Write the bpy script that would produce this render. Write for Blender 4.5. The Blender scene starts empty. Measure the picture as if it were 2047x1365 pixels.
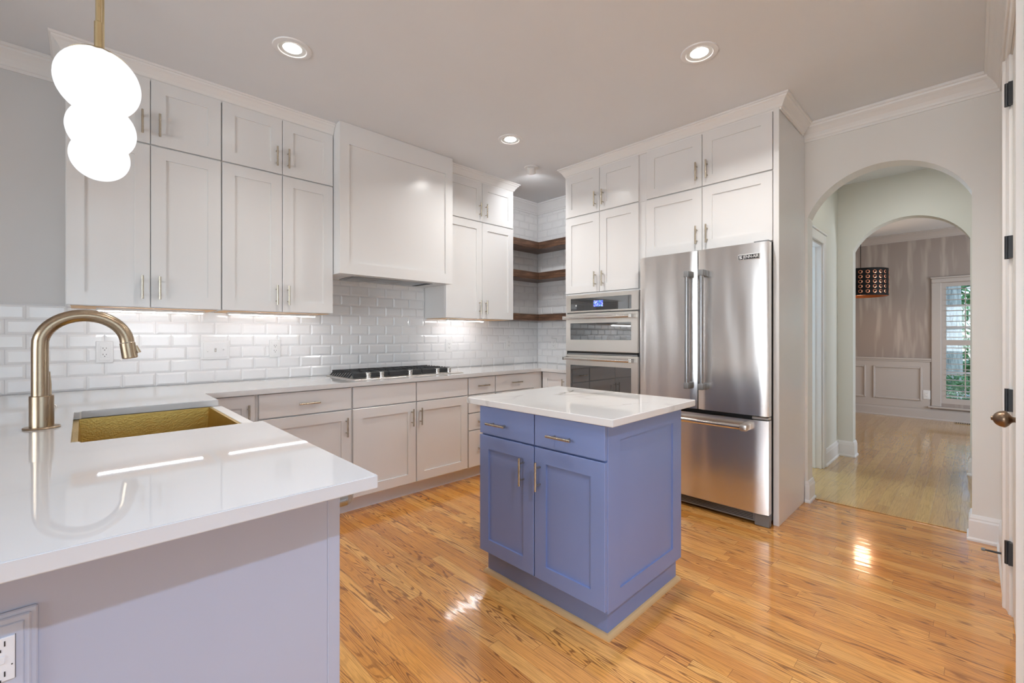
import bpy, bmesh, math, random
from mathutils import Vector, Matrix
random.seed(7)
PI = math.pi
S = bpy.context.scene
COL = S.collection

# ------------------------------------------------------------------ camera, world, exposure
TH = 0.8044                       # angle between the view axis and the back wall
CAMZ = 1.22
cam_d = bpy.data.cameras.new('camera')
cam = bpy.data.objects.new('camera', cam_d); COL.objects.link(cam)
cam_d.sensor_fit = 'HORIZONTAL'; cam_d.sensor_width = 36.0
cam_d.lens = 890.65 / 2047.0 * 36.0
cam_d.shift_y = -11.25 / 2047.0
cam_d.clip_start = 0.02; cam_d.clip_end = 200
cam.location = (0, 0, CAMZ)
cam.rotation_euler = (PI / 2, 0, TH - PI / 2)
S.camera = cam
S.view_settings.view_transform = 'Standard'
S.view_settings.look = 'None'
S.view_settings.gamma = 1.0
S.view_settings.use_curve_mapping = False
S.view_settings.exposure = 0.33
S.cycles.use_denoising = True
S.cycles.max_bounces = 10
S.cycles.diffuse_bounces = 6
S.cycles.glossy_bounces = 5
S.cycles.transmission_bounces = 8
S.cycles.sample_clamp_indirect = 6.0
S.cycles.caustics_reflective = False
S.cycles.caustics_refractive = False

W = bpy.data.worlds.new('world'); S.world = W
W.use_nodes = True
wn = W.node_tree; wn.nodes.clear()
w_out = wn.nodes.new('ShaderNodeOutputWorld'); w_bg = wn.nodes.new('ShaderNodeBackground')
w_sky = wn.nodes.new('ShaderNodeTexSky'); w_sky.sky_type = 'HOSEK_WILKIE'
w_sky.sun_direction = (-0.3, -0.6, 0.74); w_sky.turbidity = 4.0; w_sky.ground_albedo = 0.35
w_bg.inputs['Strength'].default_value = 7.0
wn.links.new(w_sky.outputs[0], w_bg.inputs['Color']); wn.links.new(w_bg.outputs[0], w_out.inputs[0])


def area(name, loc, rot, sx, sy, power, color, shape='RECTANGLE', spread=PI):
    d = bpy.data.lights.new(name, 'AREA'); d.shape = shape; d.size = sx
    if shape in ('RECTANGLE', 'ELLIPSE'):
        d.size_y = sy
    d.energy = power; d.color = color; d.spread = spread
    o = bpy.data.objects.new(name, d); COL.objects.link(o)
    o.location = loc; o.rotation_euler = rot
    return o


# daylight coming in through the windows of the breakfast side, the hall room and the dining room
DAY = (0.80, 0.88, 1.0)
area('daylight_back_window', (-0.05, -3.06, 1.35), (PI / 2, 0, 0), 3.1, 1.7, 16, (0.60, 0.76, 1.0))
area('daylight_side_window', (-3.26, 0.6, 1.45), (PI / 2, 0, -PI / 2), 2.6, 1.6, 100, (0.93, 0.96, 1.0))
area('daylight_mudroom_window', (4.75, 3.56, 1.5), (-PI / 2, 0, 0), 1.0, 1.4, 85, (0.62, 0.80, 1.0))
area('daylight_dining_window', (7.3, -2.45, 1.3), (PI / 2, 0, 0), 1.4, 1.7, 48, (0.80, 0.88, 1.0))

# ------------------------------------------------------------------ material helpers
MATS = {}


def new_mat(name):
    m = bpy.data.materials.new(name); m.use_nodes = True
    nt = m.node_tree
    b = nt.nodes['Principled BSDF']
    MATS[name] = m
    return m, nt, b


class N:
    """tiny node-graph writer"""
    def __init__(self, nt):
        self.nt = nt

    def n(self, t, **kw):
        x = self.nt.nodes.new(t)
        for k, v in kw.items():
            setattr(x, k, v)
        return x

    def set(self, sock, v):
        if isinstance(v, bpy.types.NodeSocket):
            self.nt.links.new(v, sock)
        else:
            sock.default_value = v

    def m(self, op, a, b=None, c=None):
        x = self.n('ShaderNodeMath', operation=op)
        for i, v in enumerate((a, b, c)):
            if v is not None:
                self.set(x.inputs[i], v)
        return x.outputs[0]

    def xyz(self, v):
        x = self.n('ShaderNodeSeparateXYZ'); self.set(x.inputs[0], v)
        return x.outputs

    def vec(self, x, y, z=0.0):
        c = self.n('ShaderNodeCombineXYZ')
        for i, v in enumerate((x, y, z)):
            self.set(c.inputs[i], v)
        return c.outputs[0]

    def noise(self, vec, scale, detail=2.0, rough=0.5, dist=0.0):
        x = self.n('ShaderNodeTexNoise')
        self.set(x.inputs['Vector'], vec); x.inputs['Scale'].default_value = scale
        x.inputs['Detail'].default_value = detail; x.inputs['Roughness'].default_value = rough
        x.inputs['Distortion'].default_value = dist
        return x.outputs['Fac']

    def white(self, vec):
        x = self.n('ShaderNodeTexWhiteNoise', noise_dimensions='3D'); self.set(x.inputs['Vector'], vec)
        return x.outputs['Value']

    def ramp(self, fac, stops, interp='LINEAR'):
        x = self.n('ShaderNodeValToRGB'); self.set(x.inputs[0], fac)
        cr = x.color_ramp; cr.interpolation = interp
        while len(cr.elements) < len(stops):
            cr.elements.new(0.5)
        for e, (p, c) in zip(cr.elements, stops):
            e.position = p
            e.color = (*c, 1) if len(c) == 3 else c
        return x.outputs[0]

    def mix(self, fac, a, b, mode='MIX'):
        x = self.n('ShaderNodeMix', data_type='RGBA', blend_type=mode)
        self.set(x.inputs[0], fac)
        for s, v in ((x.inputs[6], a), (x.inputs[7], b)):
            self.set(s, (*v, 1) if isinstance(v, tuple) and len(v) == 3 else v)
        return x.outputs[2]

    def bump(self, h, strength=0.1, dist=0.01):
        x = self.n('ShaderNodeBump'); self.set(x.inputs['Height'], h)
        x.inputs['Strength'].default_value = strength; x.inputs['Distance'].default_value = dist
        return x.outputs[0]

    def objco(self):
        return self.n('ShaderNodeTexCoord').outputs['Object']


def paint(name, col, rough=0.4, var=0.02, bump=0.0, coat=0.0, spec=0.5):
    m, nt, b = new_mat(name); g = N(nt)
    co = g.objco()
    f = g.noise(co, 3.0, 3.0)
    c2 = tuple(max(0, x * (1 - var * 2)) for x in col)
    nt.links.new(g.mix(f, c2, col), b.inputs['Base Color'])
    b.inputs['Roughness'].default_value = rough
    b.inputs['Specular IOR Level'].default_value = spec
    if coat:
        b.inputs['Coat Weight'].default_value = coat; b.inputs['Coat Roughness'].default_value = 0.1
    if bump:
        nt.links.new(g.bump(g.noise(co, 180, 2.0), bump, 0.002), b.inputs['Normal'])
    return m


def metal(name, col, rough=0.3, aniso=0.0, grain=None, wave=0.0):
    m, nt, b = new_mat(name); g = N(nt)
    b.inputs['Metallic'].default_value = 1.0
    b.inputs['Base Color'].default_value = (*col, 1)
    co = g.objco()
    sc = {'x': (2, 260, 260), 'y': (260, 2, 260), 'z': (260, 260, 2)}.get(grain, (500, 500, 25))
    mp = g.n('ShaderNodeMapping'); g.set(mp.inputs['Vector'], co); mp.inputs['Scale'].default_value = sc
    f = g.noise(mp.outputs[0], 1.0, 2.0)
    if wave:
        b.inputs['Roughness'].default_value = rough
    else:
        nt.links.new(g.m('MULTIPLY_ADD', f, rough * 0.5, rough * 0.75), b.inputs['Roughness'])
    if aniso:
        b.inputs['Anisotropic'].default_value = aniso
    if wave:
        mw = g.n('ShaderNodeMapping'); g.set(mw.inputs['Vector'], co); mw.inputs['Scale'].default_value = (6.0, 6.0, 0.9)
        h = g.noise(mw.outputs[0], 1.0, 1.0, 0.4)
        nt.links.new(g.bump(h, 1.0, wave), b.inputs['Normal'])
    return m


def emit(name, col, strength):
    m, nt, b = new_mat(name)
    b.inputs['Base Color'].default_value = (*col, 1)
    b.inputs['Emission Color'].default_value = (*col, 1)
    b.inputs['Emission Strength'].default_value = strength
    b.inputs['Roughness'].default_value = 0.3
    return m


def oak(name, along, width, length, tones, dark, rough=0.16, coat=0.5, contour=15.0, linestr=0.75, seamstr=0.55):
    """strip oak floor: planks, per-plank tone, cathedral figure, pores, seams"""
    m, nt, b = new_mat(name); g = N(nt)
    x, y, z = g.xyz(g.objco())
    u, v = (y, x) if along == 'y' else (x, y)
    vr = g.m('DIVIDE', v, width)
    row = g.m('FLOOR', vr)
    rr = g.white(g.vec(row, 3.3, 1.7))
    ur = g.m('ADD', g.m('DIVIDE', u, length), g.m('MULTIPLY', rr, 7.0))
    colm = g.m('FLOOR', ur)
    idv = g.white(g.vec(row, colm, 0.5))
    id2 = g.white(g.vec(row, colm, 9.5))
    tone = g.ramp(idv, tones)
    off = g.m('MULTIPLY', id2, 40.0)
    gu = g.m('ADD', g.m('MULTIPLY', u, 1.1), off)
    gv = g.m('ADD', g.m('MULTIPLY', v, 15.0), g.m('MULTIPLY', idv, 31.0))
    low = g.noise(g.vec(gu, gv, off), 1.0, 1.5, 0.45)
    sharp = g.m('SINE', g.m('MULTIPLY', low, contour * 6.2832))
    lines = g.ramp(sharp, [(0.0, (0, 0, 0)), (0.35, (0, 0, 0)), (0.95, (1, 1, 1))])
    brk = g.noise(g.vec(g.m('MULTIPLY', u, 45.0), g.m('MULTIPLY', v, 400.0), off), 1.0, 2.0)
    lines = g.m('MULTIPLY', lines, g.ramp(brk, [(0.22, (0.35, 0.35, 0.35)), (0.5, (1, 1, 1))]))
    plain = g.ramp(id2, [(0.15, (0.25, 0.25, 0.25)), (0.55, (1, 1, 1))])
    lines = g.m('MULTIPLY', lines, plain)
    pore = g.noise(g.vec(g.m('MULTIPLY', u, 9.0), g.m('MULTIPLY', v, 330.0), off), 1.0, 2.0, 0.6)
    poref = g.ramp(pore, [(0.36, (1, 1, 1)), (0.52, (0, 0, 0))])
    broad = g.noise(g.vec(g.m('MULTIPLY', u, 2.2), g.m('MULTIPLY', v, 26.0), off), 1.0, 2.0)
    c = g.mix(g.m('MULTIPLY', broad, 0.35), tone, tuple(t * 0.62 for t in tones[len(tones) // 2][1]))
    c = g.mix(g.m('MULTIPLY', poref, 0.35), c, dark)
    c = g.mix(g.m('MULTIPLY', lines, linestr), c, dark)
    fv = g.m('FRACT', vr); fu = g.m('FRACT', ur)
    ev = g.m('MINIMUM', fv, g.m('SUBTRACT', 1.0, fv))
    eu = g.m('MULTIPLY', g.m('MINIMUM', fu, g.m('SUBTRACT', 1.0, fu)), length / width)
    e = g.m('MINIMUM', ev, eu)
    seam = g.ramp(e, [(0.0, (1, 1, 1)), (0.012, (0.8, 0.8, 0.8)), (0.022, (0, 0, 0))])
    c = g.mix(g.m('MULTIPLY', seam, seamstr), c, tuple(d * 0.6 for d in dark))
    nt.links.new(c, b.inputs['Base Color'])
    ro = g.m('MULTIPLY_ADD', lines, 0.10, rough)
    nt.links.new(ro, b.inputs['Roughness'])
    h = g.m('SUBTRACT', g.m('MULTIPLY', id2, 0.15), g.m('ADD', g.m('MULTIPLY', seam, 1.0), g.m('MULTIPLY', lines, 0.25)))
    nb = g.bump(h, 0.30, 0.0015)
    nt.links.new(nb, b.inputs['Normal'])
    b.inputs['Coat Weight'].default_value = coat
    b.inputs['Coat Roughness'].default_value = 0.07
    wob = g.bump(g.noise(g.vec(g.m('MULTIPLY', u, 5.0), g.m('MULTIPLY', v, 22.0), 0.0), 1.0, 2.0), 0.35, 0.003)
    nt.links.new(wob, b.inputs['Coat Normal'])
    return m


def quartz(name, base, vein, amount):
    m, nt, b = new_mat(name); g = N(nt)
    co = g.objco()
    warp = g.n('ShaderNodeTexNoise'); g.set(warp.inputs['Vector'], co)
    warp.inputs['Scale'].default_value = 2.4; warp.inputs['Detail'].default_value = 7.0
    mv = g.n('ShaderNodeVectorMath', operation='MULTIPLY_ADD')
    g.set(mv.inputs[0], warp.outputs['Color']); mv.inputs[1].default_value = (0.55, 0.55, 0.55); g.set(mv.inputs[2], co)
    rot = g.n('ShaderNodeMapping'); g.set(rot.inputs['Vector'], mv.outputs[0])
    rot.inputs['Rotation'].default_value = (0, 0, 0.65); rot.inputs['Scale'].default_value = (1.0, 2.6, 1.0)
    f = g.noise(rot.outputs[0], 1.15, 1.5, 0.4)
    ridge = g.m('ABSOLUTE', g.m('SUBTRACT', f, 0.5))
    v = g.ramp(ridge, [(0.0, (1, 1, 1)), (0.008, (0.55, 0.55, 0.55)), (0.03, (0, 0, 0))])
    msk = g.ramp(g.noise(co, 1.7, 2.0), [(0.38, (0, 0, 0)), (0.62, (1, 1, 1))])
    cloud = g.noise(co, 5.0, 4.0)
    c = g.mix(g.m('MULTIPLY', cloud, 0.12 * amount), base, vein)
    c = g.mix(g.m('MULTIPLY', g.m('MULTIPLY', v, msk), amount), c, vein)
    nt.links.new(c, b.inputs['Base Color'])
    b.inputs['Roughness'].default_value = 0.025
    b.inputs['Coat Weight'].default_value = 0.2; b.inputs['Coat Roughness'].default_value = 0.01
    return m


# ------------------------------------------------------------------ materials
M = {}
M['cab'] = paint('cabinet_white_paint', (0.775, 0.768, 0.76), 0.22)
M['cabdark'] = paint('toe_kick_paint', (0.74, 0.74, 0.75), 0.4)
M['wood_raw'] = paint('raw_birch_underside', (0.72, 0.45, 0.22), 0.5)
M['ceil'] = paint('ceiling_paint', (0.77, 0.785, 0.805), 0.75)
M['wall'] = paint('warm_white_wall_paint', (0.80, 0.785, 0.755), 0.55)
M['wallgrey'] = paint('light_grey_wall_paint', (0.68, 0.675, 0.67), 0.45)
M['hall'] = paint('hall_wall_paint', (0.74, 0.74, 0.69), 0.5)
M['trim'] = paint('trim_white_paint', (0.82, 0.805, 0.785), 0.32)
M['trimcool'] = paint('trim_bright_white', (0.83, 0.825, 0.825), 0.32)
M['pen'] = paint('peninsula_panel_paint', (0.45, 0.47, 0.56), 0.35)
M['tile'] = paint('white_glazed_tile', (0.84, 0.84, 0.845), 0.11, 0.01)
M['grout'] = paint('white_grout', (0.74, 0.74, 0.75), 0.7)
M['blue'] = paint('blue_cabinet_paint', (0.220, 0.285, 0.52), 0.36, 0.05, bump=0.03)
M['quartz'] = quartz('white_quartz', (0.665, 0.655, 0.645), (0.55, 0.54, 0.53), 0.12)
M['quartzvein'] = quartz('veined_quartz', (0.76, 0.74, 0.715), (0.33, 0.30, 0.26), 0.85)
M['brass'] = metal('brushed_champagne_handle', (0.56, 0.50, 0.40), 0.26)
M['bronze'] = metal('brushed_bronze_faucet', (0.40, 0.31, 0.215), 0.30)
M['goldrod'] = metal('satin_gold_rod', (0.62, 0.50, 0.29), 0.3)
M['steel'] = metal('fridge_brushed_steel', (0.82, 0.79, 0.765), 0.25, 0.0, None, 0.012)
M['ovensteel'] = metal('oven_brushed_steel', (0.74, 0.70, 0.65), 0.32, 0.3, 'y')
M['chrome'] = metal('polished_steel', (0.72, 0.70, 0.67), 0.14)
M['darksteel'] = metal('grey_handle_steel', (0.34, 0.34, 0.345), 0.3)
M['greypl'] = paint('grey_plastic', (0.20, 0.205, 0.21), 0.45)
M['greycase'] = paint('grey_fridge_case', (0.24, 0.235, 0.23), 0.4)
M['black'] = paint('black_gap', (0.012, 0.012, 0.012), 0.6)
M['iron'] = paint('black_cast_iron', (0.035, 0.036, 0.038), 0.5, bump=0.1)
M['ironh'] = paint('black_hinge_iron', (0.018, 0.020, 0.024), 0.35)
M['ovenglass'], _nt, _b = new_mat('dark_oven_glass')
_g = N(_nt); _nt.links.new(_g.mix(_g.noise(_g.objco(), 2.0), (0.030, 0.032, 0.034), (0.042, 0.044, 0.046)), _b.inputs['Base Color'])
_b.inputs['Roughness'].default_value = 0.04; _b.inputs['Specular IOR Level'].default_value = 1.0
_b.inputs['Coat Weight'].default_value = 1.0; _b.inputs['Coat Roughness'].default_value = 0.02; _b.inputs['Coat IOR'].default_value = 1.9
M['socket'] = paint('white_outlet_plastic', (0.80, 0.80, 0.80), 0.3)
M['slot'] = paint('dark_slot', (0.02, 0.02, 0.02), 0.6)
M['oldbrass'] = metal('antique_bronze_knob', (0.22, 0.15, 0.10), 0.35)
M['quarter'] = paint('light_oak_quarter_round', (0.66, 0.43, 0.21), 0.35, 0.08)
M['globe'] = emit('opal_glass_globe', (0.93, 0.96, 1.0), 0.74)
M['globe'].node_tree.nodes['Principled BSDF'].inputs['Base Color'].default_value = (0.25, 0.26, 0.27, 1)
M['lens'] = emit('downlight_lens', (1.0, 0.97, 0.93), 12.0)
M['led'] = emit('led_strip_diffuser', (0.94, 0.96, 1.0), 24.0)
M['ledright'] = emit('brighter_led_strip_diffuser', (0.98, 0.98, 1.0), 42.0)
M['baffle'] = paint('downlight_baffle', (0.62, 0.62, 0.60), 0.25)
M['lampblack'] = paint('black_lamp_shade', (0.008, 0.007, 0.007), 0.55, spec=0.15)
M['copper'] = metal('copper_shade_lining', (0.80, 0.34, 0.20), 0.3)
M['bulb'] = emit('warm_lamp_bulb', (1.0, 0.62, 0.35), 8.0)
M['vent'] = metal('brass_floor_vent', (0.55, 0.42, 0.25), 0.4)
M['badgewhite'] = paint('badge_silver', (0.75, 0.75, 0.75), 0.3)
M['badgeblack'] = paint('badge_black', (0.015, 0.015, 0.016), 0.3)

# display of the oven: blue screen with pale and green blocks
M['screen'], _nt, _b = new_mat('oven_display')
_g = N(_nt); _x, _y, _z = _g.xyz(_g.objco())
_cell = _g.white(_g.vec(_g.m('FLOOR', _g.m('MULTIPLY', _y, 130)), _g.m('FLOOR', _g.m('MULTIPLY', _z, 130)), 2.0))
_c = _g.ramp(_cell, [(0.0, (0.10, 0.13, 0.75)), (0.45, (0.22, 0.30, 0.95)), (0.72, (0.55, 0.65, 1.0)), (0.93, (0.10, 0.60, 0.30))], 'CONSTANT')
_nt.links.new(_c, _b.inputs['Emission Color']); _b.inputs['Emission Strength'].default_value = 0.9
_b.inputs['Base Color'].default_value = (0.02, 0.02, 0.05, 1); _b.inputs['Roughness'].default_value = 0.1

# hammered brass of the sink
M['sink'], _nt, _b = new_mat('hammered_brass_sink')
_g = N(_nt); _co = _g.objco()
_v = _g.n('ShaderNodeTexVoronoi'); _g.set(_v.inputs['Vector'], _co); _v.inputs['Scale'].default_value = 150
_nt.links.new(_g.bump(_v.outputs['Distance'], 0.35, 0.0016), _b.inputs['Normal'])
_nt.links.new(_g.mix(_g.noise(_co, 14, 3.0), (0.48, 0.32, 0.085), (0.64, 0.45, 0.14)), _b.inputs['Base Color'])
_b.inputs['Metallic'].default_value = 1.0; _b.inputs['Roughness'].default_value = 0.38

# dark reclaimed wood of the corner shelves
M['shelf'], _nt, _b = new_mat('dark_stained_shelf_wood')
_g = N(_nt); _co = _g.objco()
_mp = _g.n('ShaderNodeMapping'); _g.set(_mp.inputs['Vector'], _co); _mp.inputs['Scale'].default_value = (3.0, 3.0, 26.0)
_f = _g.noise(_mp.outputs[0], 1.6, 4.0, 0.6, 0.4)
_nt.links.new(_g.ramp(_f, [(0.25, (0.035, 0.022, 0.016)), (0.5, (0.11, 0.058, 0.036)), (0.75, (0.26, 0.14, 0.085))]), _b.inputs['Base Color'])
_b.inputs['Roughness'].default_value = 0.35

KITCHEN_TONES = [(0.0, (0.61, 0.238, 0.047)), (0.25, (0.73, 0.308, 0.064)), (0.5, (0.81, 0.364, 0.084)), (0.8, (0.88, 0.455, 0.125)), (1.0, (0.67, 0.265, 0.053))]
M['floor'] = oak('kitchen_oak_strip_floor', 'y', 0.0572, 0.85, KITCHEN_TONES, (0.16, 0.052, 0.013), 0.14, coat=0.7, contour=19.0, linestr=0.80)
HALL_TONES = [(0.0, (0.50, 0.285, 0.09)), (0.3, (0.60, 0.365, 0.12)), (0.6, (0.68, 0.43, 0.15)), (1.0, (0.53, 0.29, 0.10))]
M['hallfloor'] = oak('hall_oak_plank_floor', 'x', 0.070, 0.8, HALL_TONES, (0.20, 0.105, 0.045), 0.14, contour=9.0, linestr=0.32, seamstr=0.25)

# dining room wallpaper, with the lamp's light streaks painted into its colour
M['paper'], _nt, _b = new_mat('dining_paper_lamp_streaks')
_g = N(_nt); _x, _y, _z = _g.xyz(_g.objco())
_n = _g.noise(_g.vec(_g.m('MULTIPLY', _x, 11.0), _g.m('MULTIPLY', _y, 11.0), _g.m('MULTIPLY', _z, 1.3)), 1.0, 2.0)
_nt.links.new(_g.mix(_g.ramp(_n, [(0.5, (0, 0, 0)), (0.68, (1, 1, 1))]), (0.34, 0.285, 0.255), (0.47, 0.41, 0.37)), _b.inputs['Base Color'])
_b.inputs['Roughness'].default_value = 0.45
M['diningtrim'] = paint('dining_wainscot_paint', (0.52, 0.47, 0.44), 0.4)

# outside
M['glass'], _nt, _b = new_mat('window_glass')
_nt.nodes.remove(_b); _g = N(_nt)
_t = _g.n('ShaderNodeBsdfTransparent'); _t.inputs[0].default_value = (0.95, 0.97, 0.98, 1)
_gl = _g.n('ShaderNodeBsdfGlossy'); _gl.inputs['Roughness'].default_value = 0.0
_mx = _g.n('ShaderNodeMixShader'); _fr = _g.n('ShaderNodeFresnel'); _fr.inputs[0].default_value = 1.45
_nt.links.new(_fr.outputs[0], _mx.inputs[0]); _nt.links.new(_t.outputs[0], _mx.inputs[1]); _nt.links.new(_gl.outputs[0], _mx.inputs[2])
_nt.links.new(_mx.outputs[0], _nt.nodes['Material Output'].inputs[0])
M['bark'], _nt, _b = new_mat('grey_bark')
_g = N(_nt); _x, _y, _z = _g.xyz(_g.objco())
_n = _g.noise(_g.vec(_g.m('MULTIPLY', _x, 22), _g.m('MULTIPLY', _y, 22), _g.m('MULTIPLY', _z, 5)), 1.0, 4.0, 0.65)
_nt.links.new(_g.ramp(_n, [(0.3, (0.26, 0.28, 0.28)), (0.55, (0.55, 0.58, 0.57)), (0.75, (0.72, 0.75, 0.73))]), _b.inputs['Base Color'])
_nt.links.new(_g.bump(_n, 0.8, 0.03), _b.inputs['Normal']); _b.inputs['Roughness'].default_value = 0.9
M['leaf'] = paint('shrub_leaf', (0.24, 0.55, 0.20), 0.5, 0.25)
M['grass'] = paint('lawn_grass', (0.20, 0.42, 0.16), 0.9, 0.2)
M['drive'] = paint('pale_driveway', (0.62, 0.62, 0.64), 0.8)

# ------------------------------------------------------------------ mesh builder
class MB:
    def __init__(self, swap=False):
        self.bm = bmesh.new(); self.swap = swap

    def P(self, a, d, z):
        return Vector((d, a, z)) if self.swap else Vector((a, d, z))

    def box(self, a0, a1, d0, d1, z0, z1, bev=0.0, seg=1):
        bm = self.bm
        v = [bm.verts.new(self.P(a, d, z)) for z in (z0, z1) for d in (d0, d1) for a in (a0, a1)]
        fs = [(0, 1, 3, 2), (4, 6, 7, 5), (0, 4, 5, 1), (2, 3, 7, 6), (0, 2, 6, 4), (1, 5, 7, 3)]
        f = [bm.faces.new([v[i] for i in q]) for q in fs]
        if bev:
            es = list({e for x in f for e in x.edges})
            bmesh.ops.recalc_face_normals(bm, faces=f)
            bmesh.ops.bevel(bm, geom=es, offset=bev, segments=seg, affect='EDGES', profile=0.5)
        return self

    def poly(self, pts):
        self.bm.faces.new([self.bm.verts.new(self.P(*p)) for p in pts]); return self

    def tube(self, pts, r, seg=12, cap=True):
        """round bar through points; r is a number or one radius per point (coordinates a, d, z)"""
        bm = self.bm
        pts = [self.P(*p) for p in pts]
        rs = r if isinstance(r, (list, tuple)) else [r] * len(pts)
        rings = []; up = None
        for i, p in enumerate(pts):
            t = (pts[min(i + 1, len(pts) - 1)] - pts[max(i - 1, 0)]).normalized()
            if up is None:
                up = Vector((0, 0, 1)) if abs(t.z) < 0.9 else Vector((1, 0, 0))
            n1 = (up - t * up.dot(t)).normalized(); n2 = t.cross(n1); up = n1
            rings.append([bm.verts.new(p + (n1 * math.cos(2 * PI * k / seg) + n2 * math.sin(2 * PI * k / seg)) * rs[i]) for k in range(seg)])
        for A, B in zip(rings, rings[1:]):
            for k in range(seg):
                bm.faces.new((A[k], A[(k + 1) % seg], B[(k + 1) % seg], B[k]))
        if cap:
            bm.faces.new(rings[0][::-1]); bm.faces.new(rings[-1])
        return self

    def lathe(self, c, prof, axis=(0, 0, 1), seg=28):
        """profile of (radius, height) about an axis through c (world coordinates)"""
        bm = self.bm
        ax = Vector(axis).normalized()
        u = Vector((1, 0, 0)) if abs(ax.x) < 0.9 else Vector((0, 1, 0))
        u = (u - ax * u.dot(ax)).normalized(); w = ax.cross(u); c = Vector(c)
        rings = []
        for r, h in prof:
            if r < 1e-6:
                rings.append([bm.verts.new(c + ax * h)])
            else:
                rings.append([bm.verts.new(c + ax * h + (u * math.cos(2 * PI * k / seg) + w * math.sin(2 * PI * k / seg)) * r) for k in range(seg)])
        for A, B in zip(rings, rings[1:]):
            for k in range(seg):
                k2 = (k + 1) % seg
                if len(A) == 1 and len(B) == 1:
                    continue
                if len(A) == 1:
                    bm.faces.new((A[0], B[k2], B[k]))
                elif len(B) == 1:
                    bm.faces.new((A[k], A[k2], B[0]))
                else:
                    bm.faces.new((A[k], A[k2], B[k2], B[k]))
        return self

    def sweep(self, prof, path, closed=False):
        """profile (out, up) carried along a horizontal path of (x, y, z, nx, ny) with mitred normals"""
        bm = self.bm
        rings = [[bm.verts.new((x + nx * o, y + ny * o, z + h)) for o, h in prof] for x, y, z, nx, ny in path]
        n = len(prof)
        pairs = list(zip(rings, rings[1:])) + ([(rings[-1], rings[0])] if closed else [])
        for A, B in pairs:
            for k in range(n):
                bm.faces.new((A[k], A[(k + 1) % n], B[(k + 1) % n], B[k]))
        if not closed:
            bm.faces.new(rings[0]); bm.faces.new(rings[-1][::-1])
        return self

    def slab(self, xs, ys, full, z0, z1):
        """horizontal slab from a grid of cells"""
        bm = self.bm; V = {}

        def vt(i, j, z):
            k = (i, j, z)
            if k not in V:
                V[k] = bm.verts.new((xs[i], ys[j], z))
            return V[k]
        nx, ny = len(xs) - 1, len(ys) - 1
        F = lambda i, j: 0 <= i < nx and 0 <= j < ny and full(i, j)
        for i in range(nx):
            for j in range(ny):
                if not F(i, j):
                    continue
                bm.faces.new([vt(i, j, z1), vt(i + 1, j, z1), vt(i + 1, j + 1, z1), vt(i, j + 1, z1)])
                bm.faces.new([vt(i, j + 1, z0), vt(i + 1, j + 1, z0), vt(i + 1, j, z0), vt(i, j, z0)])
                for (di, dj, p, q) in ((-1, 0, (i, j), (i, j + 1)), (1, 0, (i + 1, j + 1), (i + 1, j)), (0, -1, (i + 1, j), (i, j)), (0, 1, (i, j + 1), (i + 1, j + 1))):
                    if not F(i + di, j + dj):
                        bm.faces.new([vt(*p, z0), vt(*q, z0), vt(*q, z1), vt(*p, z1)])
        bmesh.ops.recalc_face_normals(bm, faces=bm.faces[:])
        bmesh.ops.dissolve_limit(bm, angle_limit=0.01, verts=bm.verts[:], edges=bm.edges[:])
        return self


def root_of(o):
    while o.parent:
        o = o.parent
    return o


def build(name, mb, mat, parent=None, smooth=False, local=False, autos=None):
    bm = mb.bm
    bmesh.ops.recalc_face_normals(bm, faces=bm.faces[:])
    if parent is not None and not local:
        off = root_of(parent).location
        bmesh.ops.translate(bm, verts=bm.verts[:], vec=-off)
    me = bpy.data.meshes.new(name)
    bm.to_mesh(me); bm.free()
    for m in (mat if isinstance(mat, (list, tuple)) else [mat]):
        me.materials.append(m)
    if smooth:
        if autos is None:
            for p in me.polygons:
                p.use_smooth = True
        else:
            for p in me.polygons:
                p.use_smooth = True
            me.set_sharp_from_angle(angle=autos)
    o = bpy.data.objects.new(name, me); COL.objects.link(o)
    if parent is not None:
        o.parent = parent
    return o


AS = 0.6


def tag(o, label, cat, group=None, kind=None):
    o['label'] = label; o['category'] = cat
    if group:
        o['group'] = group
    if kind:
        o['kind'] = kind
    return o


def thing(name, label, cat, loc=(0, 0, 0), rotz=0.0, group=None):
    o = bpy.data.objects.new(name, None); COL.objects.link(o)
    o.location = loc; o.rotation_euler = (0, 0, rotz); o.empty_display_size = 0.05
    return tag(o, label, cat, group)


def struct(name, mb, mat, parent=None, **kw):
    o = build(name, mb, mat, parent, **kw)
    if parent is None:
        o['kind'] = 'structure'
    return o


def dup(root, loc, label, group=None, rotz=None):
    r = root.copy(); COL.objects.link(r); r.location = loc
    if rotz is not None:
        r.rotation_euler = (0, 0, rotz)
    r['label'] = label
    if group:
        r['group'] = group
    for ch in list(root.children):
        c = ch.copy(); COL.objects.link(c); c.parent = r
        for gch in ch.children:
            d = gch.copy(); COL.objects.link(d); d.parent = c
    return r


# ------------------------------------------------------------------ cabinet parts
def shaker(mb, a0, a1, d, z0, z1, th=0.02, st=0.068, rail=None, rec=0.009):
    """shaker front: frame face at depth d, recessed panel"""
    rail = rail or st
    bm = mb.bm; P = mb.P; e = 0.0015

    def rect(i, dd, r=None):
        r = i if r is None else r
        return [bm.verts.new(P(a, dd, z)) for a, z in ((a0 + i, z0 + r), (a1 - i, z0 + r), (a1 - i, z1 - r), (a0 + i, z1 - r))]
    back = rect(0, d + th); o0 = rect(0, d + e); o1 = rect(e, d)
    i0 = rect(st, d, rail); i1 = rect(st, d + rec, rail)
    for A, B in ((back, o0), (o0, o1), (o1, i0), (i0, i1)):
        for k in range(4):
            bm.faces.new((A[k], A[(k + 1) % 4], B[(k + 1) % 4], B[k]))
    bm.faces.new(i1); bm.faces.new(back[::-1])
    return mb


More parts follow.
